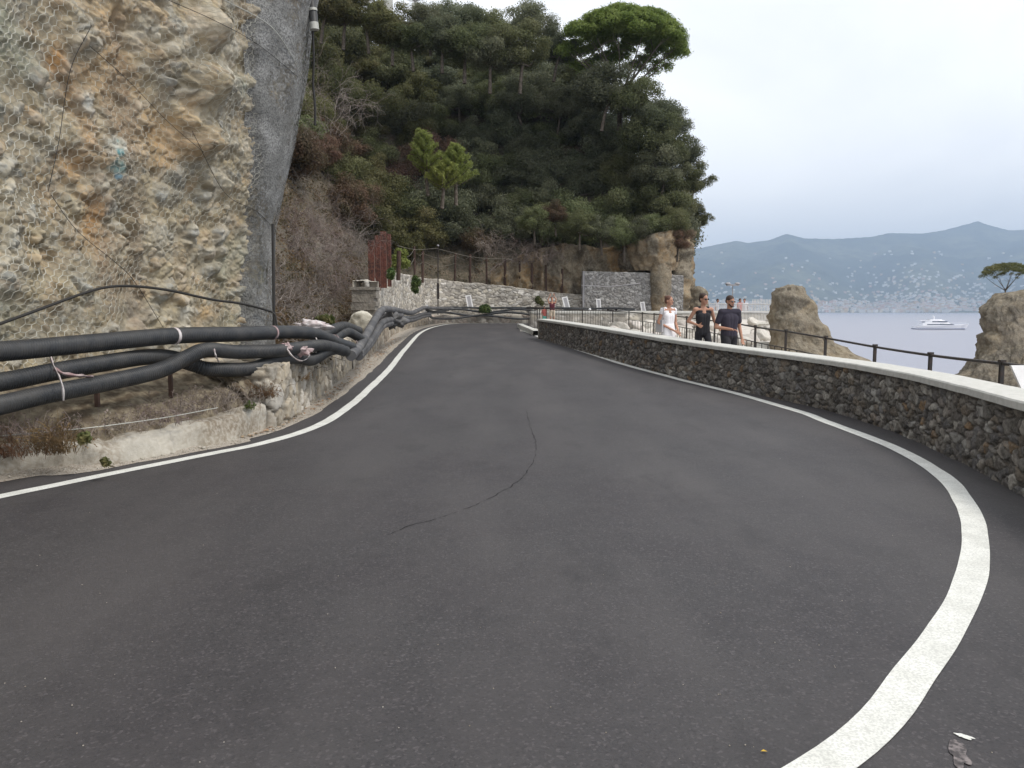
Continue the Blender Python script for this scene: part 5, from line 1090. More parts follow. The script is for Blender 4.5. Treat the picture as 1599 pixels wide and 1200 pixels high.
bush(392, 632, 9.3, (.11, .08, .07), 500, 'ivy', 'small green weed on the bank just below the pipes', .014, 7, 'weed', 'weed')
bush(132, 685, 6.9, (.08, .06, .09), 400, 'weed', 'small green weed at the kerb left of the pale cement patch', .016, 8, 'weed', 'weed')
bush(165, 722, 6.75, (.07, .05, .05), 260, 'weed', 'thin green weed growing in front of the kerb', .014, 9, 'weed', 'weed')
def drytuft(px, py, d, h_, n, lab, seed, key='dryweed', wd=.2):
    n = int(n*.6)
    g = np.random.default_rng(seed); c = P(px, py, d); A = []; B = []
    for k in range(n):
        p0 = np.array([g.normal()*wd*.5, g.normal()*wd*.3, -.05]); dr = np.array([g.normal()*.35, g.normal()*.3-.1, 1.]); L2 = h_*g.uniform(.3, 1)
        for j in range(5): dr = dr+g.normal(size=3)*.18; dr[2] -= .1*j; dr /= np.linalg.norm(dr); e_ = p0+dr*L2/5; A.append(p0); B.append(e_); p0 = e_
    b = MB(); b.edges(A, B, .0022); E = np.array(B)[2::3]; V, f = leaf_cloud(E, np.full(len(E), .02), len(E)*2, .011, seed=seed); b.add(V, f); o = b.build('dry_tuft', M[key]); o.location = c; tag(o, lab, 'dry plant')
drytuft(85, 700, 7.0, .42, 260, 'tall dry brown weed between the left kerb and the ribbed pipes', 1, wd=.22); drytuft(10, 705, 6.9, .3, 200, 'dry yellowish grass tuft at the far left kerb', 2, wd=.3)
drytuft(290, 640, 8.7, .35, 320, 'brown dry brush on the bank under the pipe crossing', 3, wd=.5, key='twigbrown'); drytuft(235, 655, 8.2, .3, 260, 'darker dry brush low on the bank left of the crossing', 4, wd=.4, key='twigbrown')
drytuft(345, 625, 9.1, .3, 240, 'dry reddish brush close under the lower pipe', 5, wd=.4, key='twigbrown'); drytuft(408, 615, 9.8, .28, 220, 'yellow dry tuft at the end of the kerb', 6, wd=.25)
drytuft(180, 665, 7.8, .25, 220, 'sparse dry stalks behind the pale thin wire', 7, wd=.4, key='twigbrown'); drytuft(50, 675, 7.2, .3, 260, 'dark dry brush beneath the ribbed pipes at the left', 8, wd=.5, key='twigbrown')
drytuft(460, 590, 11.2, .2, 120, 'dry grass hanging on the low stone wall face', 9, wd=.3)
# ------------------------------------------------------------------ hilltop terrace
for k, (px, py, sc_, key, w_) in enumerate(((575, 34, .8, 'olive', 'olive green tree just under the terrace wall at the hilltop'), (612, 50, .85, 'olive', 'olive green tree below the terrace railing'), (645, 62, .8, 'oak', 'dark green tree below the terrace pillar'),
        (690, 62, .85, 'oakgrey', 'grey green tree filling below the left of the pointed hilltop tree'), (725, 72, .95, 'oak', 'dark tree directly below the pointed hilltop tree'), (765, 88, .95, 'oakgrey', 'grey green tree in the second rank below the hilltop, left of centre'), (812, 88, .95, 'oak', 'dark tree in the second rank below the broad hilltop tree'),
        (858, 118, .95, 'oakgrey', 'grey green tree below the dark one touching the stone pine'), (905, 130, .9, 'oak', 'dark tree under the left edge of the stone pine'), (940, 150, .9, 'oakgrey', 'grey green tree hiding the stone pine trunk, left side'), (985, 158, .9, 'oak', 'dark tree hiding the stone pine trunk, right side'), (1020, 185, .8, 'oakgrey', 'grey green tree on the right shoulder below the stone pine'),
        (700, 100, .9, 'oak', 'dark green tree in the third rank below the pointed hilltop tree'), (790, 130, .9, 'oakgrey', 'grey green tree in the third rank below the broad hilltop tree'), (1040, 235, .8, 'oak', 'dark tree inside the right skyline of the headland'),
        (500, 12, .9, 'olive', 'olive green tree right beside the drainpipe at the top'), (535, 22, .9, 'olive', 'olive green tree between the drainpipe and the hilltop terrace'), (480, 60, .8, 'oak', 'dark green tree behind the hanging cable'), (1012, 222, .9, 'oak', 'dark tree filling the slope inside the small round skyline tree'), (1032, 272, .9, 'oakgrey', 'grey green tree filling the slope left of the leaning one'), (1040, 318, .9, 'oak', 'dark tree filling the slope left of the broad one'))):
    solo(px, py, 57.5, sc_*1.1, key, w_)
for k, (px, py, sc_, key, w_) in enumerate(((835, 345, .62, 'oak', 'dark bush hanging over the left end of the tan rock face'), (868, 338, .5, 'brownleaf', 'brown withered bush on the brink of the tan rock face'), (905, 352, .62, 'oak', 'dark bush on the brink above the left of the netted wall'), (940, 362, .6, 'oakgrey', 'grey green bush drooping over the rock above the netted wall'),
        (975, 368, .68, 'oak', 'dark bush drooping deepest over the rock above the netted wall'), (1004, 362, .55, 'oakgrey', 'grey green bush on the brink left of the rock buttress'), (1030, 352, .6, 'oak', 'dark bush on top of the rock buttress'), (1058, 378, .5, 'brownleaf', 'brownish bush over the right end of the rocks'), (1050, 350, .55, 'oak', 'dark bush over the buttress by the sea'))):
    solo(px, py, 53.9, sc_, key, w_, name='bush', trunkdown=1.9)
te = empty('hilltop_terrace', (0, 0, 0)); tag(te, 'pale terrace railing with stone pillar and urn on the hilltop', 'terrace railing')
dT = 58.; b = MB()
pts_ = [P(560, -14, dT), P(585, 6, dT), P(612, 14, dT), P(650, 26, dT), P(672, 34, dT)]
for a, c in zip(pts_[:-1], pts_[1:]):
    n_ = 5
    for q in np.linspace(0, 1, n_): e_ = a+(c-a)*q; b.box((e_[0], e_[1], e_[2]+.45), (.04, .04, 1.0))
    b.tube([a+np.array([0, 0, .95]), c+np.array([0, 0, .95])], .03, 5)
b.build('rail', M['white'], te)
q = P(649, 20, dT); q2 = P(606, 2, dT); q3 = P(572, -6, dT)
for c_, s_ in (((q[0], q[1], q[2]+.1), (.5, .5, 1.0)), ((q2[0], q2[1], q2[2]-.1), (.6, .5, 1.3)), ((q3[0], q3[1], q3[2]), (.45, .5, 1.2))): b = MB(); b.box(c_, s_); b.build('pillar', M['concrete'], te)
b = MB(); b.ell((q[0], q[1], q[2]+1.05), (.42, .3, .26), 14, 8); b.tube([(q[0], q[1], q[2]+.55), (q[0], q[1], q[2]+.9)], [.12, .1], 8); b.build('urn', M['grey'], te, True)
b = MB(); 
for a, c in zip(pts_[:-1], pts_[1:]): b.box(((a[0]+c[0])/2, dT+.3, (a[2]+c[2])/2-.35), (abs(c[0]-a[0])+.3, .5, .7), ry=math.atan2(-(c[2]-a[2]), c[0]-a[0]))

# ------------------------------------------------------------------ SEA ROCKS
def searock(name, prof, cy, d, lab, sd_, depth=.75, step=.12, amp=.5, strat=.12):
    """prof: list of (z, x_left, x_right) world; lofted ellipse-ish rings, rough surface"""
    prof = np.array(prof, float); zs = np.arange(prof[0, 0], prof[-1, 0]+.01, step); xl = np.interp(zs, prof[:, 0], prof[:, 1]); xr = np.interp(zs, prof[:, 0], prof[:, 2]); n = int(2*math.pi*np.max(xr-xl)/2/step); th = np.linspace(0, 2*math.pi, n)
    r = (xr-xl)/2; cx = (xr+xl)/2; sq = lambda v: np.sign(v)*np.abs(v)**.75
    S = np.stack([cx[:, None]+r[:, None]*sq(np.cos(th))[None], d+r[:, None]*depth*sq(np.sin(th))[None], np.repeat(zs[:, None], n, 1)], 2)
    tops = [S[-1]*np.array([1, 1, 1])]
    cen = np.array([cx[-1], d, zs[-1]])
    for q in (.8, .6, .4, .2, .02): T = cen+(S[-1]-cen)*q; T[:, 2] += .25*(1-q*q)*min(1, r[-1]*.4); S = np.concatenate([S, T[None]], 0)
    nr_ = S.shape[0]; Sf = S.reshape(-1, 3); out_ = Sf-np.stack([np.repeat(np.concatenate([cx, np.full(5, cx[-1])])[:, None], n, 1).ravel(), np.full(len(Sf), d), Sf[:, 2]], 1); out_ /= np.linalg.norm(out_, axis=1)[:, None]+1e-6; out_[:, 2] += .2
    out_[-5*n:] = out_[-5*n:]*.2+np.array([0, 0, .8])
    f1, f2, i = worley(Sf*np.array([.9, .9, 1.1]), sd_); g1, g2, i2 = worley(Sf*np.array([3.2, 3.2, 4]), sd_+1)
    h = amp*(.9*(.45-1.5*np.abs(fbm(Sf*.8, 5, sd_+2)))+.5*(.3-np.abs(fbm(Sf*2.2, 5, sd_+12)))+.35*sst(0, .4, f2-f1)*(1-f1)+.16*sst(0, .3, g2-g1)*frac(i2*9)+.3*fbm(Sf*3, 5, sd_+3)+.16*fbm(Sf*8, 4, sd_+8))+strat*vn(np.c_[Sf[:, :2]*.5, Sf[:, 2]*3.5+Sf[:, 0]*.6], sd_+5)
    pal = np.array([(.27, .225, .165), (.22, .19, .145), (.33, .28, .215), (.19, .165, .13), (.28, .225, .15)]); c = pal[(frac(i*57)*5).astype(int)]*.6+pal[(frac(i2*57)*5).astype(int)]*.4; m = sst(.12, .4, fbm(Sf*np.array([1.4, 1.4, .6])+5, 4, sd_+6))[:, None]; c = c*(1-m*.5)+np.array([.14, .12, .09])*m*.5
    return tag(gobj(name, Sf+out_*h[:, None], nr_, n, M['farrock'], None, c, flip=False), lab, 'rock')
def prof_px(lst, d):
    o_ = []
    for py, a, b_ in lst: q = P(a, py, d); q2 = P(b_, py, d); o_.append((q[2], q[0], q2[0]))
    z0 = o_[0]; o_.insert(0, (SEA-1, z0[1]-2.0, z0[2]+2.0)); return o_
searock('sea_rock', prof_px([(565, 1205, 1348), (548, 1205, 1316), (530, 1205, 1291), (500, 1205, 1279), (475, 1211, 1267), (460, 1214, 1260), (449, 1215, 1256)], 29), 0, 29, 'tan rock stack with flat top and sloping right foot beyond the railing', 150, amp=.24, strat=.10, step=.06)
searock('sea_rock', prof_px([(612, 1492, 1960), (590, 1500, 1960), (575, 1512, 1960), (545, 1534, 1960), (520, 1542, 1950), (500, 1541, 1900), (485, 1540, 1860), (470, 1556, 1830), (461, 1564, 1800), (457, 1572, 1760)], 40), 0, 40, 'large tan rock rising from the sea with a small pine on top', 160, amp=.5, strat=.12, depth=.2, step=.12)
searock('sea_rock', prof_px([(500, 1066, 1108), (480, 1074, 1102), (462, 1078, 1100), (452, 1082, 1097)], 58), 0, 58, 'small dark rock knob just beyond the headland above the woman in black', 170, amp=.35, step=.12)
D = 41.; c = P(1572, 428, D); bs = P(1569, 464, D); stone_pine(tuple(bs), 0, tuple(c+np.array([0, 0, -.1])), 1.25, 1.0, .6, .045, 12000, 'small_pine', 'small flat topped pine growing on the large sea rock', .035, 88, key='olive', nb=7)
# pale boulders (riprap) beyond the railing
g = np.random.default_rng(4); BM = []
def boulder_mesh(sd_):
    g = np.random.default_rng(sd_); bm_ = bmesh.new(); bmesh.ops.create_icosphere(bm_, subdivisions=4, radius=1); V = np.array([v.co[:] for v in bm_.verts]); 
    for k in range(13): n_ = g.normal(size=3); n_ /= np.linalg.norm(n_); dd = V @ n_; lim = g.uniform(.5, .85); V = V-np.maximum(dd-lim, 0)[:, None]*n_*.93
    V = V*(1+.07*fbm(V*3+sd_, 4, sd_))[:, None]
    for v, q in zip(bm_.verts, V): v.co = q
    me = bpy.data.meshes.new('boulder'); bm_.to_mesh(me); bm_.free(); me.polygons.foreach_set('use_smooth', [True]*len(me.polygons)); me.materials.append(M['boulder']); return me
BM = [boulder_mesh(40+k) for k in range(6)]
bl = []
for k in range(74):
    px = random.uniform(965, 1215); lo = np.interp(px, [960, 1060, 1150, 1215], [504, 506, 500, 500]); hi = np.interp(px, [960, 1060, 1150, 1215], [528, 546, 556, 556]); q = random.random(); py = lo+(hi-lo)*q
    d = 40-13*q*np.interp(px, [960, 1215], [.35, 1]); bl.append((px, py, d))
bl.sort(key=lambda q: (int((q[1]-498)/12), q[0])); cur = None; ci = 0
for px, py, d in bl:
    rw = int((py-498)/12); ci = ci+1 if rw == cur else 0; cur = rw; c = P(px, py, d); s_ = random.uniform(.35, .62)
    o = obj('boulder', BM[random.randrange(6)], loc=c); o.scale = (s_*random.uniform(.9, 1.5), s_, s_*random.uniform(.6, .9)); o.rotation_euler = tuple(random.uniform(0, 6.28) if k == 2 else random.uniform(-.5, .5) for k in range(3))
    tag(o, 'pale boulder, %s from the left in the %s layer of the rock pile' % (ORD[ci], ORD[rw]), 'boulder', 'pale boulders piled beyond the railing')
# core of the pile so no gap shows
V = []
for px in np.linspace(950, 1225, 40):
    for q in np.linspace(0, 1.4, 16):
        lo = np.interp(px, [960, 1060, 1150, 1215], [504, 506, 500, 500]); hi = np.interp(px, [960, 1060, 1150, 1215], [528, 546, 556, 556]); V.append(P(px, lo+(hi-lo)*q, 41-13*q*np.interp(px, [960, 1215], [.35, 1])))
V = np.array(V); V += .12*np.stack([fbm(V, 3, k) for k in (1, 2, 3)], 1)
tag(gobj('rubble_bank', V, 40, 16, M['boulder'], flip=False), kind='structure')
# terrace ground behind the boulders, to far parapet and promontory with white fence
b = MB(); tx = np.array([(6.5, 38), (9, 39.5), (12.2, 41.5), (15.2, 41.8), (17.4, 44), (18.2, 50), (17.5, 56), (14, 58), (13.2, 52.8), (6, 52.6), (6, 40)]); b.prism(tx, SEA-1, .62); tag(b.build('terrace', M['walk']), kind='structure')
wf = empty('white_fence', (0, 0, 0)); tag(wf, 'white picket railing on the promontory beyond the boulders', 'fence')
a0, a1 = P(1108, 487, 47), P(1203, 489, 43.5); b = MB()
for q in np.linspace(0, 1, 44): c = a0+(a1-a0)*q; hh = .5 if q < .72 else .75; b.box((c[0], c[1], c[2]+hh/2-.3), (.03, .03, hh+.6))
b.tube([a0+np.array([0, 0, .48]), a1+np.array([0, 0, .48])], .03, 5); b.tube([a0, a1], .05, 5); b.build('pickets', M['white'], wf)
b = MB(); q0, q1 = P(1144, 446, 50), P(1144, 492, 50); b.tube([q1, q0], .035, 6); b.box((q0[0], 50, q0[2]+.02), (.75, .2, .1)); b.ell((q0[0]+.3, 50, q0[2]+.1), (.18, .14, .09)); b.ell((q0[0]-.3, 50, q0[2]+.1), (.18, .14, .09)); tag(b.build('street_lamp', M['grey'], smooth=False), 'small twin street lamp on the promontory between the woman in black and the man', 'street lamp')
# slanted white panel at the right end of the railing
sp_ = empty('slanted_sign', (0, 0, 0)); tag(sp_, 'slanted white panel edge at the railing at the far right', 'panel'); b = MB(); q = [P(1579, 571, 8.6), P(1640, 571, 8.6), P(1652, 610, 8.5), P(1596, 609, 8.5)]; q = [np.array(v) for v in q]
b.add(q+[v+np.array([0, .03, 0]) for v in q], [[0, 1, 2, 3], [7, 6, 5, 4], [0, 4, 5, 1], [1, 5, 6, 2], [2, 6, 7, 3], [3, 7, 4, 0]]); b.build('board', M['white'], sp_)
b = MB(); m_ = (q[2]+q[3])/2; b.tube([m_+np.array([.05, .03, 0]), m_+np.array([.05, .03, 0])-np.array([0, 0, m_[2]-zw(8.5)])], .03, 7); b.build('post', M['darkmetal'], sp_)
# ------------------------------------------------------------------ PEOPLE
def remeshed(b, name, vox, m, parent, smooth=6):
    me = b.mesh(name, m, True); o = bpy.data.objects.new(name, me); COL.objects.link(o)
    r_ = o.modifiers.new('r', 'REMESH'); r_.mode = 'VOXEL'; r_.voxel_size = vox; r_.use_smooth_shade = True
    s_ = o.modifiers.new('s', 'SMOOTH'); s_.iterations = smooth; s_.factor = .5
    dg = bpy.context.evaluated_depsgraph_get(); me2 = bpy.data.meshes.new_from_object(o.evaluated_get(dg)); o.modifiers.clear(); o.data = me2; me2.name = name
    if not me2.materials: me2.materials.append(m)
    o.parent = parent; return o
def hand(b, w_, dirv, palm_n, thumb, curl=.5, s=1.0):
    """w_ wrist, dirv fingers' direction, palm_n palm normal, thumb side vector"""
    w_, dirv, palm_n, thumb = (np.array(v, float) for v in (w_, dirv, palm_n, thumb)); dirv /= np.linalg.norm(dirv); palm_n -= dirv*np.dot(palm_n, dirv); palm_n /= np.linalg.norm(palm_n); side = np.cross(dirv, palm_n)
    if np.dot(side, thumb) < 0: side = -side
    for k in (-1, -.3, .3, 1): b.capsule(w_+side*k*.012*s, w_+dirv*.085*s+side*k*.028*s, .014*s, .0125*s, 8)
    for k, ln in zip((1, .35, -.35, -1), (.068, .078, .072, .056)):
        p0 = w_+dirv*.085*s+side*k*.029*s; d = dirv.copy(); r_ = .0088*s
        for j in range(3):
            a = curl*(.6+.5*j); d2 = d*math.cos(a)+palm_n*math.sin(a); d2 /= np.linalg.norm(d2); p1 = p0+d2*ln*(.42, .32, .26)[j]*s; b.capsule(p0, p1, r_, r_*.92, 8); p0 = p1; d = d2; r_ *= .92
    p0 = w_+dirv*.02*s+side*.026*s; d = dirv*.6+side*.75+palm_n*.35; d /= np.linalg.norm(d); p1 = p0+d*.045*s; b.capsule(p0, p1, .0125*s, .0105*s, 8); d = dirv*.85+side*.25+palm_n*.4; d /= np.linalg.norm(d); b.capsule(p1, p1+d*.035*s, .0105*s, .009*s, 8)
def person(loc, rz, H, J, lab, sex='m', cloth=None, hair=None, group=None, vox=.009, face=True):
    """local frame: +z up, figure faces -Y, x to the image's right when facing the camera. J: joints scaled by H (fractions)"""
    t = empty('person', loc, rz); tag(t, lab, 'person', group); j = {k: np.array(v, float)*H for k, v in J.items()}; wd = 1.0 if sex == 'm' else .86; f = H/1.75
    b = MB()
    # torso
    for a, c, ra, rb in (('pel', 'waist', .125, .115), ('waist', 'chest', .115, .135)):
        for k in (-1, 0, 1): o_ = np.array([k*.055*wd*f, 0, 0]); b.capsule(j[a]+o_, j[c]+o_*(1.25 if c == 'chest' else .9), ra*.83*wd*f, rb*.80*wd*f)
    b.capsule(j['shL'], j['shR'], .062*wd*f, .062*wd*f); b.capsule(j['chest'], j['neck'], .11*wd*f, .055*f); b.capsule(j['neck'], j['head']+np.array([0, .01, -.04*f]), .052*wd*f, .055*f)
    for s_ in 'LR':
        b.capsule(j['sh'+s_], j['el'+s_], .052*wd*f, .040*wd*f); b.capsule(j['el'+s_], j['wr'+s_], .041*wd*f, .027*wd*f); d = j['wr'+s_]-j['el'+s_]; d /= np.linalg.norm(d)
        pn = j.get('pn'+s_, np.array([0, -1., 0])); th_ = j.get('th'+s_, np.array([0, 0, 1.])); hd_ = j.get('hd'+s_, d); hand(b, j['wr'+s_], hd_/np.linalg.norm(hd_), pn, th_, .45, f)
        hp = j['pel']+np.array([(.085 if s_ == 'R' else -.085)*f, 0, -.02*f]); b.capsule(hp, j['kn'+s_], .088*wd*f, .058*wd*f); b.capsule(j['kn'+s_], j['kn'+s_]+(j['an'+s_]-j['kn'+s_])*.35+np.array([0, .02*f, 0]), .055*wd*f, .056*wd*f); b.capsule(j['kn'+s_], j['an'+s_], .053*wd*f, .036*wd*f)
        b.capsule(j['an'+s_]+np.array([0, .03, -.03])*f, j['an'+s_]+np.array([0, -.15, -.05])*f, .034*f, .030*f)
    h = j['head']; yaw = J.get('yaw', 0); pit = J.get('pitch', 0); Rm = np.array(Matrix.Rotation(yaw, 3, 'Z') @ Matrix.Rotation(pit, 3, 'X')); hp = lambda x, y, z: h+Rm @ (np.array([x, y, z])*f)
    b.ell(hp(0, .01, .03), (.074*f, .092*f, .088*f), rot=Rm); b.ell(hp(0, -.022, -.035), (.058*f, .066*f, .072*f), rot=Rm); b.capsule(hp(0, -.08, .012), hp(0, -.104, -.022), .010*f, .014*f, 8); b.capsule(hp(-.022, -.068, -.088), hp(.022, -.068, -.088), .02*f, .02*f, 8)
    for s_ in (-1, 1): b.ell(hp(.074*s_, .012, -.01), (.012*f, .02*f, .032*f), 8, 6, Rm)
    body = remeshed(b, 'body', vox, M['skin'], t, 4)
    if face:
        b = MB(); b.capsule(hp(-.022, -.091, -.062), hp(.022, -.091, -.062), .0055*f, .0055*f, 6); b.build('lips', mat('lips', (.33, .12, .1), .5), t, True)
        for s_ in (-1, 1): b = MB(); b.ell(hp(.031*s_, -.079, .006), (.013*f, .008*f, .008*f), 8, 6, Rm); b.build('eye', M['lens'], t, True)
    # hair
    if hair:
        b = MB(); m_, kind = hair
        if kind == 'short': b.ell(hp(0, .018, .046), (.080*f, .094*f, .082*f), rot=Rm); b.ell(hp(0, .06, -.0), (.07*f, .05*f, .06*f), rot=Rm)
        if kind in ('bun', 'pony'):
            b.ell(hp(0, .024, .044), (.083*f, .096*f, .086*f), rot=Rm); b.ell(hp(0, .065, -.01), (.072*f, .05*f, .07*f), rot=Rm); b.ell(hp(0, .09, .085) if kind == 'bun' else hp(0, .12, .02), (.04*f, .04*f, .038*f), rot=Rm)
            if kind == 'pony': b.capsule(hp(0, .125, .01), hp(0, .13, -.16), .032*f, .015*f)
        remeshed(b, 'hair', .009*f, m_, t, 3)
    ctx = dict(t=t, j=j, f=f, wd=wd, hp=hp, b=b)
    for c_ in (cloth or ()): c_(ctx)
    return t
def torso_cloth(b, c, grow, z_low=0):
    j, f, wd = c['j'], c['f'], c['wd']
    for k in (-1, 0, 1):
        o_ = np.array([k*.055*wd*f, 0, 0]); b.capsule(j['waist']+o_*.9-np.array([0, 0, z_low]), j['chest']+o_*1.25, .115*.83*wd*f+grow, .135*.80*wd*f+grow)
    if z_low: 
        for k in (-1, 0, 1): o_ = np.array([k*.06*wd*f, 0, 0]); b.capsule(j['pel']+o_, j['waist']+o_, .105*wd*f+grow, .098*wd*f+grow)
def tshirt(m, sleeve=.62, name='shirt', grow=.016):
    def fn(c):
        j, f, wd = c['j'], c['f'], c['wd']; b = MB(); torso_cloth(b, c, grow, .03); b.capsule(j['shL'], j['shR'], .062*wd*f+grow*.8, .062*wd*f+grow*.8); b.capsule(j['chest'], j['chest']+(j['neck']-j['chest'])*.62, .11*wd*f+grow, .075*wd*f+grow*.5)
        for s_ in 'LR': b.capsule(j['sh'+s_], j['sh'+s_]+(j['el'+s_]-j['sh'+s_])*sleeve, .052*wd*f+grow, .050*wd*f+grow)
        remeshed(b, name, .009, m, c['t'], 4)
    return fn
def tank(m, name='top', straps=True):
    def fn(c):
        j, f, wd = c['j'], c['f'], c['wd']; b = MB(); torso_cloth(b, c, .011, .02)
        q = .80 if straps else .92; b.capsule(j['chest']+(j['shL']-j['chest'])*.7, j['chest']+(j['shR']-j['chest'])*.7, .07*wd*f, .07*wd*f)
        for s_ in 'LR': b.capsule(j['chest']+(j['sh'+s_]-j['chest'])*.5, j['neck']+(j['sh'+s_]-j['neck'])*.55, .05*wd*f, .058*wd*f)
        remeshed(b, name, .009, m, c['t'], 4)
    return fn
def trousers(m, name='trousers', length=1.0, grow=.016, wide=0):
    def fn(c):
        j, f, wd = c['j'], c['f'], c['wd']; b = MB()
        for k in (-1, 0, 1): o_ = np.array([k*.062*wd*f, 0, 0]); b.capsule(j['pel']+o_-np.array([0, 0, .02]), j['pel']+(j['waist']-j['pel'])*.7+o_*.9, .104*wd*f+grow, .098*wd*f+grow*.7)
        for s_ in 'LR':
            hp = j['pel']+np.array([(.085 if s_ == 'R' else -.085)*f, 0, -.02*f]); k1 = j['kn'+s_]; a1 = j['an'+s_]
            if length < .5: b.capsule(hp, hp+(k1-hp)*length*2, .088*wd*f+grow, .078*wd*f+grow+wide)
            else: b.capsule(hp, k1, .088*wd*f+grow, .058*wd*f+grow+wide); b.capsule(k1, k1+(a1-k1)*.9, .056*wd*f+grow+wide, .044*wd*f+grow+wide)
        remeshed(b, name, .009, m, c['t'], 4)
    return fn
def skirt(m, name='skirt', zend=.30):
    def fn(c):
        j, f, wd = c['j'], c['f'], c['wd']; n = 48; rows = 16; V = []; H = j['head'][2]
        a0 = j['waist']+np.array([0, 0, .03]); a1 = (j['knL']+j['knR'])/2*.55+j['pel']*.45; a1[2] = zend*H/.93
        for r_ in range(rows):
            q = r_/(rows-1); c0 = a0+(a1-a0)*q; rx = (.145+.075*q**.8)*f*wd+.02; ry = (.105+.075*q**.8)*f*wd+.02
            for k in range(n): th = 2*math.pi*k/n; w_ = 1+.06*q*math.sin(th*7+1)+.03*q*math.sin(th*13); V.append(c0+np.array([math.cos(th)*rx*w_, math.sin(th)*ry*w_, .01*math.sin(th*5)*q]))
        b = MB(); i, k = np.meshgrid(np.arange(rows-1), np.arange(n), indexing='ij'); i = i.ravel(); k = k.ravel(); k2 = (k+1) % n; b.add(V, np.stack([i*n+k, (i+1)*n+k, (i+1)*n+k2, i*n+k2], 1)); o = b.build(name, m, c['t'], True); md = o.modifiers.new('s', 'SOLIDIFY'); md.thickness = .006
    return fn
def shoes(m):
    def fn(c):
        j, f = c['j'], c['f']
        for s_ in 'LR': b = MB(); a = j['an'+s_]; b.capsule(a+np.array([0, .035, -.035])*f, a+np.array([0, -.16, -.05])*f, .046*f, .04*f); b.capsule(a, a+np.array([0, 0, -.03])*f, .048*f, .05*f); b.build('shoe', m, c['t'], True)
    return fn
def shades():
    def fn(c):
        hp, f = c['hp'], c['f']; b = MB()
        for s_ in (-1, 1): b.ell(hp(.032*s_, -.088, .010), (.026*f, .008*f, .019*f), 12, 8); b.tube([hp(.055*s_, -.08, .015), hp(.078*s_, .01, .012)], .003*f, 5)
        b.tube([hp(-.01, -.09, .014), hp(.01, -.09, .014)], .003*f, 5); b.build('sunglasses', M['lens'], c['t'], True)
    return fn
def beard():
    def fn(c):
        hp, f = c['hp'], c['f']; b = MB(); b.capsule(hp(-.05, -.035, -.055), hp(-.02, -.075, -.095), .018*f, .02*f, 8); b.capsule(hp(.05, -.035, -.055), hp(.02, -.075, -.095), .018*f, .02*f, 8); b.capsule(hp(-.02, -.078, -.093), hp(.02, -.078, -.093), .021*f, .021*f, 8); b.capsule(hp(-.025, -.092, -.048), hp(.025, -.092, -.048), .007*f, .007*f, 6); remeshed(b, 'beard', .008, M['hairdark'], c['t'], 2)
    return fn
base = dict(pel=(0, 0, .53), waist=(0, 0, .60), chest=(0, 0, .72), neck=(0, .005, .83), head=(0, -.01, .925), shL=(-.103, 0, .80), shR=(.103, 0, .80), elL=(-.14, .02, .63), elR=(.14, .02, .63), wrL=(-.14, -.03, .50), wrR=(.14, -.03, .50),
            knL=(-.055, -.04, .285), knR=(.055, .02, .285), anL=(-.055, -.06, .045), anR=(.055, .10, .06))
def pose(**k): d = dict(base); d.update(k); return d
def place(px, d): return (P(px, 540, d)[0], d, zw(d)+.03)
c0 = place(1138, 16.0)
person(c0, R(12), 1.74, pose(elL=(-.155, .03, .625), wrL=(-.035, -.13, .60), thL=(0, -.2, 1), pnL=(0, -.3, -1), elR=(.15, .04, .63), wrR=(.165, .0, .49), yaw=R(18), pitch=R(10), knL=(-.06, -.10, .29), anL=(-.06, -.09, .045)),
       'man in black shirt and dark trousers walking on the seaside walkway, hand at his waist', 'm', [tshirt(M['navy']), trousers(M['black'], wide=.012), shoes(M['shoe']), beard(), shades()], (M['hairdark'], 'short'))
c1 = place(1097, 16.6)
person(c1, R(8), 1.77, pose(shL=(-.098, 0, .80), shR=(.098, 0, .80), elL=(-.165, .06, .66), wrL=(-.09, -.07, .615), elR=(.165, .05, .66), wrR=(.185, -.06, .58), thL=(0, 0, 1), yaw=R(25), pitch=R(8), knR=(.055, -.12, .30), anR=(.055, -.02, .06), knL=(-.05, .03, .285), anL=(-.05, .14, .07)),
       'woman in black sleeveless top and sunglasses striding on the walkway, elbows bent', 'f', [tank(M['black']), trousers(M['black'], 'leggings', grow=.008), shoes(M['shoe']), shades()], (M['hairdark'], 'bun'))
c2 = place(1043, 18.0)
def bag(c):
    j, f = c['j'], c['f']; b = MB(); b.box(j['pel']+np.array([-.19, .05, .10]), (.10, .2, .28), rz=.1); b.build('handbag', M['grey'], c['t']); b = MB(); b.tube(spline([j['pel']+np.array([-.19, 0, .22]), j['shL']+np.array([-.02, -.07, 0.02]), j['shL']+np.array([0, .05, .05]), j['pel']+np.array([-.19, .1, .22])], 16), .008, 5); b.build('bag_strap', M['grey'], c['t'], True)
def sleeves(c):
    j, f, wd = c['j'], c['f'], c['wd']
    for s_ in 'LR': b = MB(); b.capsule(j['sh'+s_]+np.array([0, 0, .005]), j['sh'+s_]+(j['el'+s_]-j['sh'+s_])*.22, .066*wd*f, .062*wd*f); remeshed(b, 'sleeve', .009, M['whitefab'], c['t'], 3)
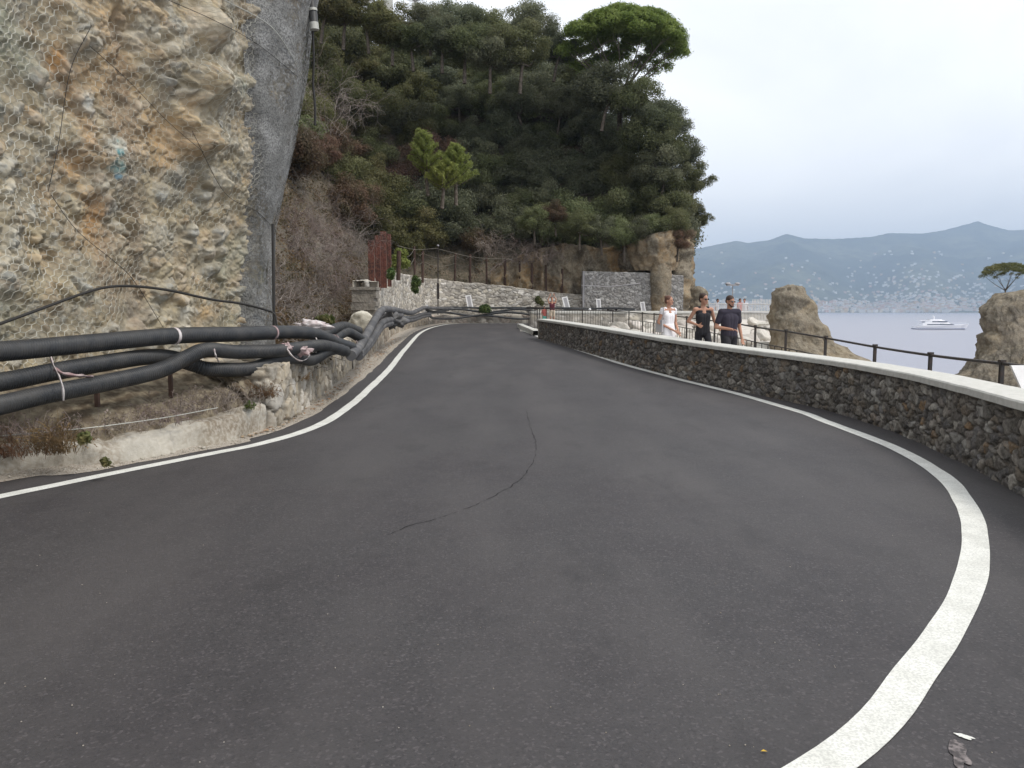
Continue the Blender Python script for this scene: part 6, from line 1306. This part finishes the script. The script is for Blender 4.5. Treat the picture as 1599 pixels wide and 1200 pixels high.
person(c2, R(28), 1.71, pose(elL=(-.145, .03, .635), wrL=(.01, -.13, .52), elR=(.14, .02, .63), wrR=(.10, -.10, .50), yaw=R(22), pitch=R(2), knL=(-.055, -.08, .285), anL=(-.055, -.08, .045), knR=(.055, .02, .285)),
       'woman in short white dress with grey shoulder bag walking on the walkway', 'f', [tank(M['whitefab'], 'dress_top', False), skirt(M['whitefab'], 'dress_skirt', .335), sleeves, shoes(M['shoe']), bag], (M['hairbrown'], 'bun'))
c3 = P(862, 500, 42.6); zt = 0.62
person((c3[0], 42.6, zt), R(0), 1.66, pose(elL=(-.135, -.02, .90), wrL=(-.07, -.03, 1.03), elR=(.135, -.02, .90), wrR=(.06, -.03, 1.03), hdL=(.2, 0, 1), hdR=(-.2, 0, 1)),
       'person in dark red top and pale shorts raising both arms beyond the railing', 'f', [tank(M['maroon']), trousers(M['beigefab'], 'shorts', .3), shoes(M['shoe'])], (M['hairbrown'], 'pony'), vox=.014, face=False)
c4 = P(850, 500, 42.9)
person((c4[0], 42.9, zt), R(30), 1.15, pose(), 'child in coral top and turquoise shorts beside the person with raised arms', 'f', [tshirt(M['coral']), trousers(M['teal'], 'shorts', .4), shoes(M['shoe'])], (M['hairdark'], 'short'), vox=.014, face=False)
for px, d, key, lab in ((1155, 49.5, 'coral', 'tiny person in reddish top leaning at the white promontory fence'), (1162, 49.8, 'whitefab', 'tiny person in white beside the reddish one at the promontory fence'), (1120, 50.5, 'whitefab', 'tiny person in white on the promontory left of the street lamp')):
    q = P(px, 490, d); person((q[0], d, .62), R(random.uniform(-60, 60)), 1.68, pose(), lab, 'f', [tshirt(M[key]), trousers(M['black'])], (M['hairdark'], 'short'), vox=.016, face=False, group='people on the promontory')
# ------------------------------------------------------------------ haze
hz = MB(); hz.box((0, 3900, 365), (16500, 8900, 755)); ho = hz.build('haze'); tag(ho, 'pale blue summer haze over the bay', 'haze', kind='stuff')
hm = bpy.data.materials.new('haze'); hm.use_nodes = True; nn = hm.node_tree.nodes; nn.clear(); o_ = nn.new('ShaderNodeOutputMaterial'); v_ = nn.new('ShaderNodeVolumePrincipled'); v_.inputs['Color'].default_value = (.58, .75, 1, 1); v_.inputs['Density'].default_value = 1.85e-4; v_.inputs['Anisotropy'].default_value = 0.0
hm.node_tree.links.new(v_.outputs[0], o_.inputs['Volume']); ho.data.materials.append(hm)
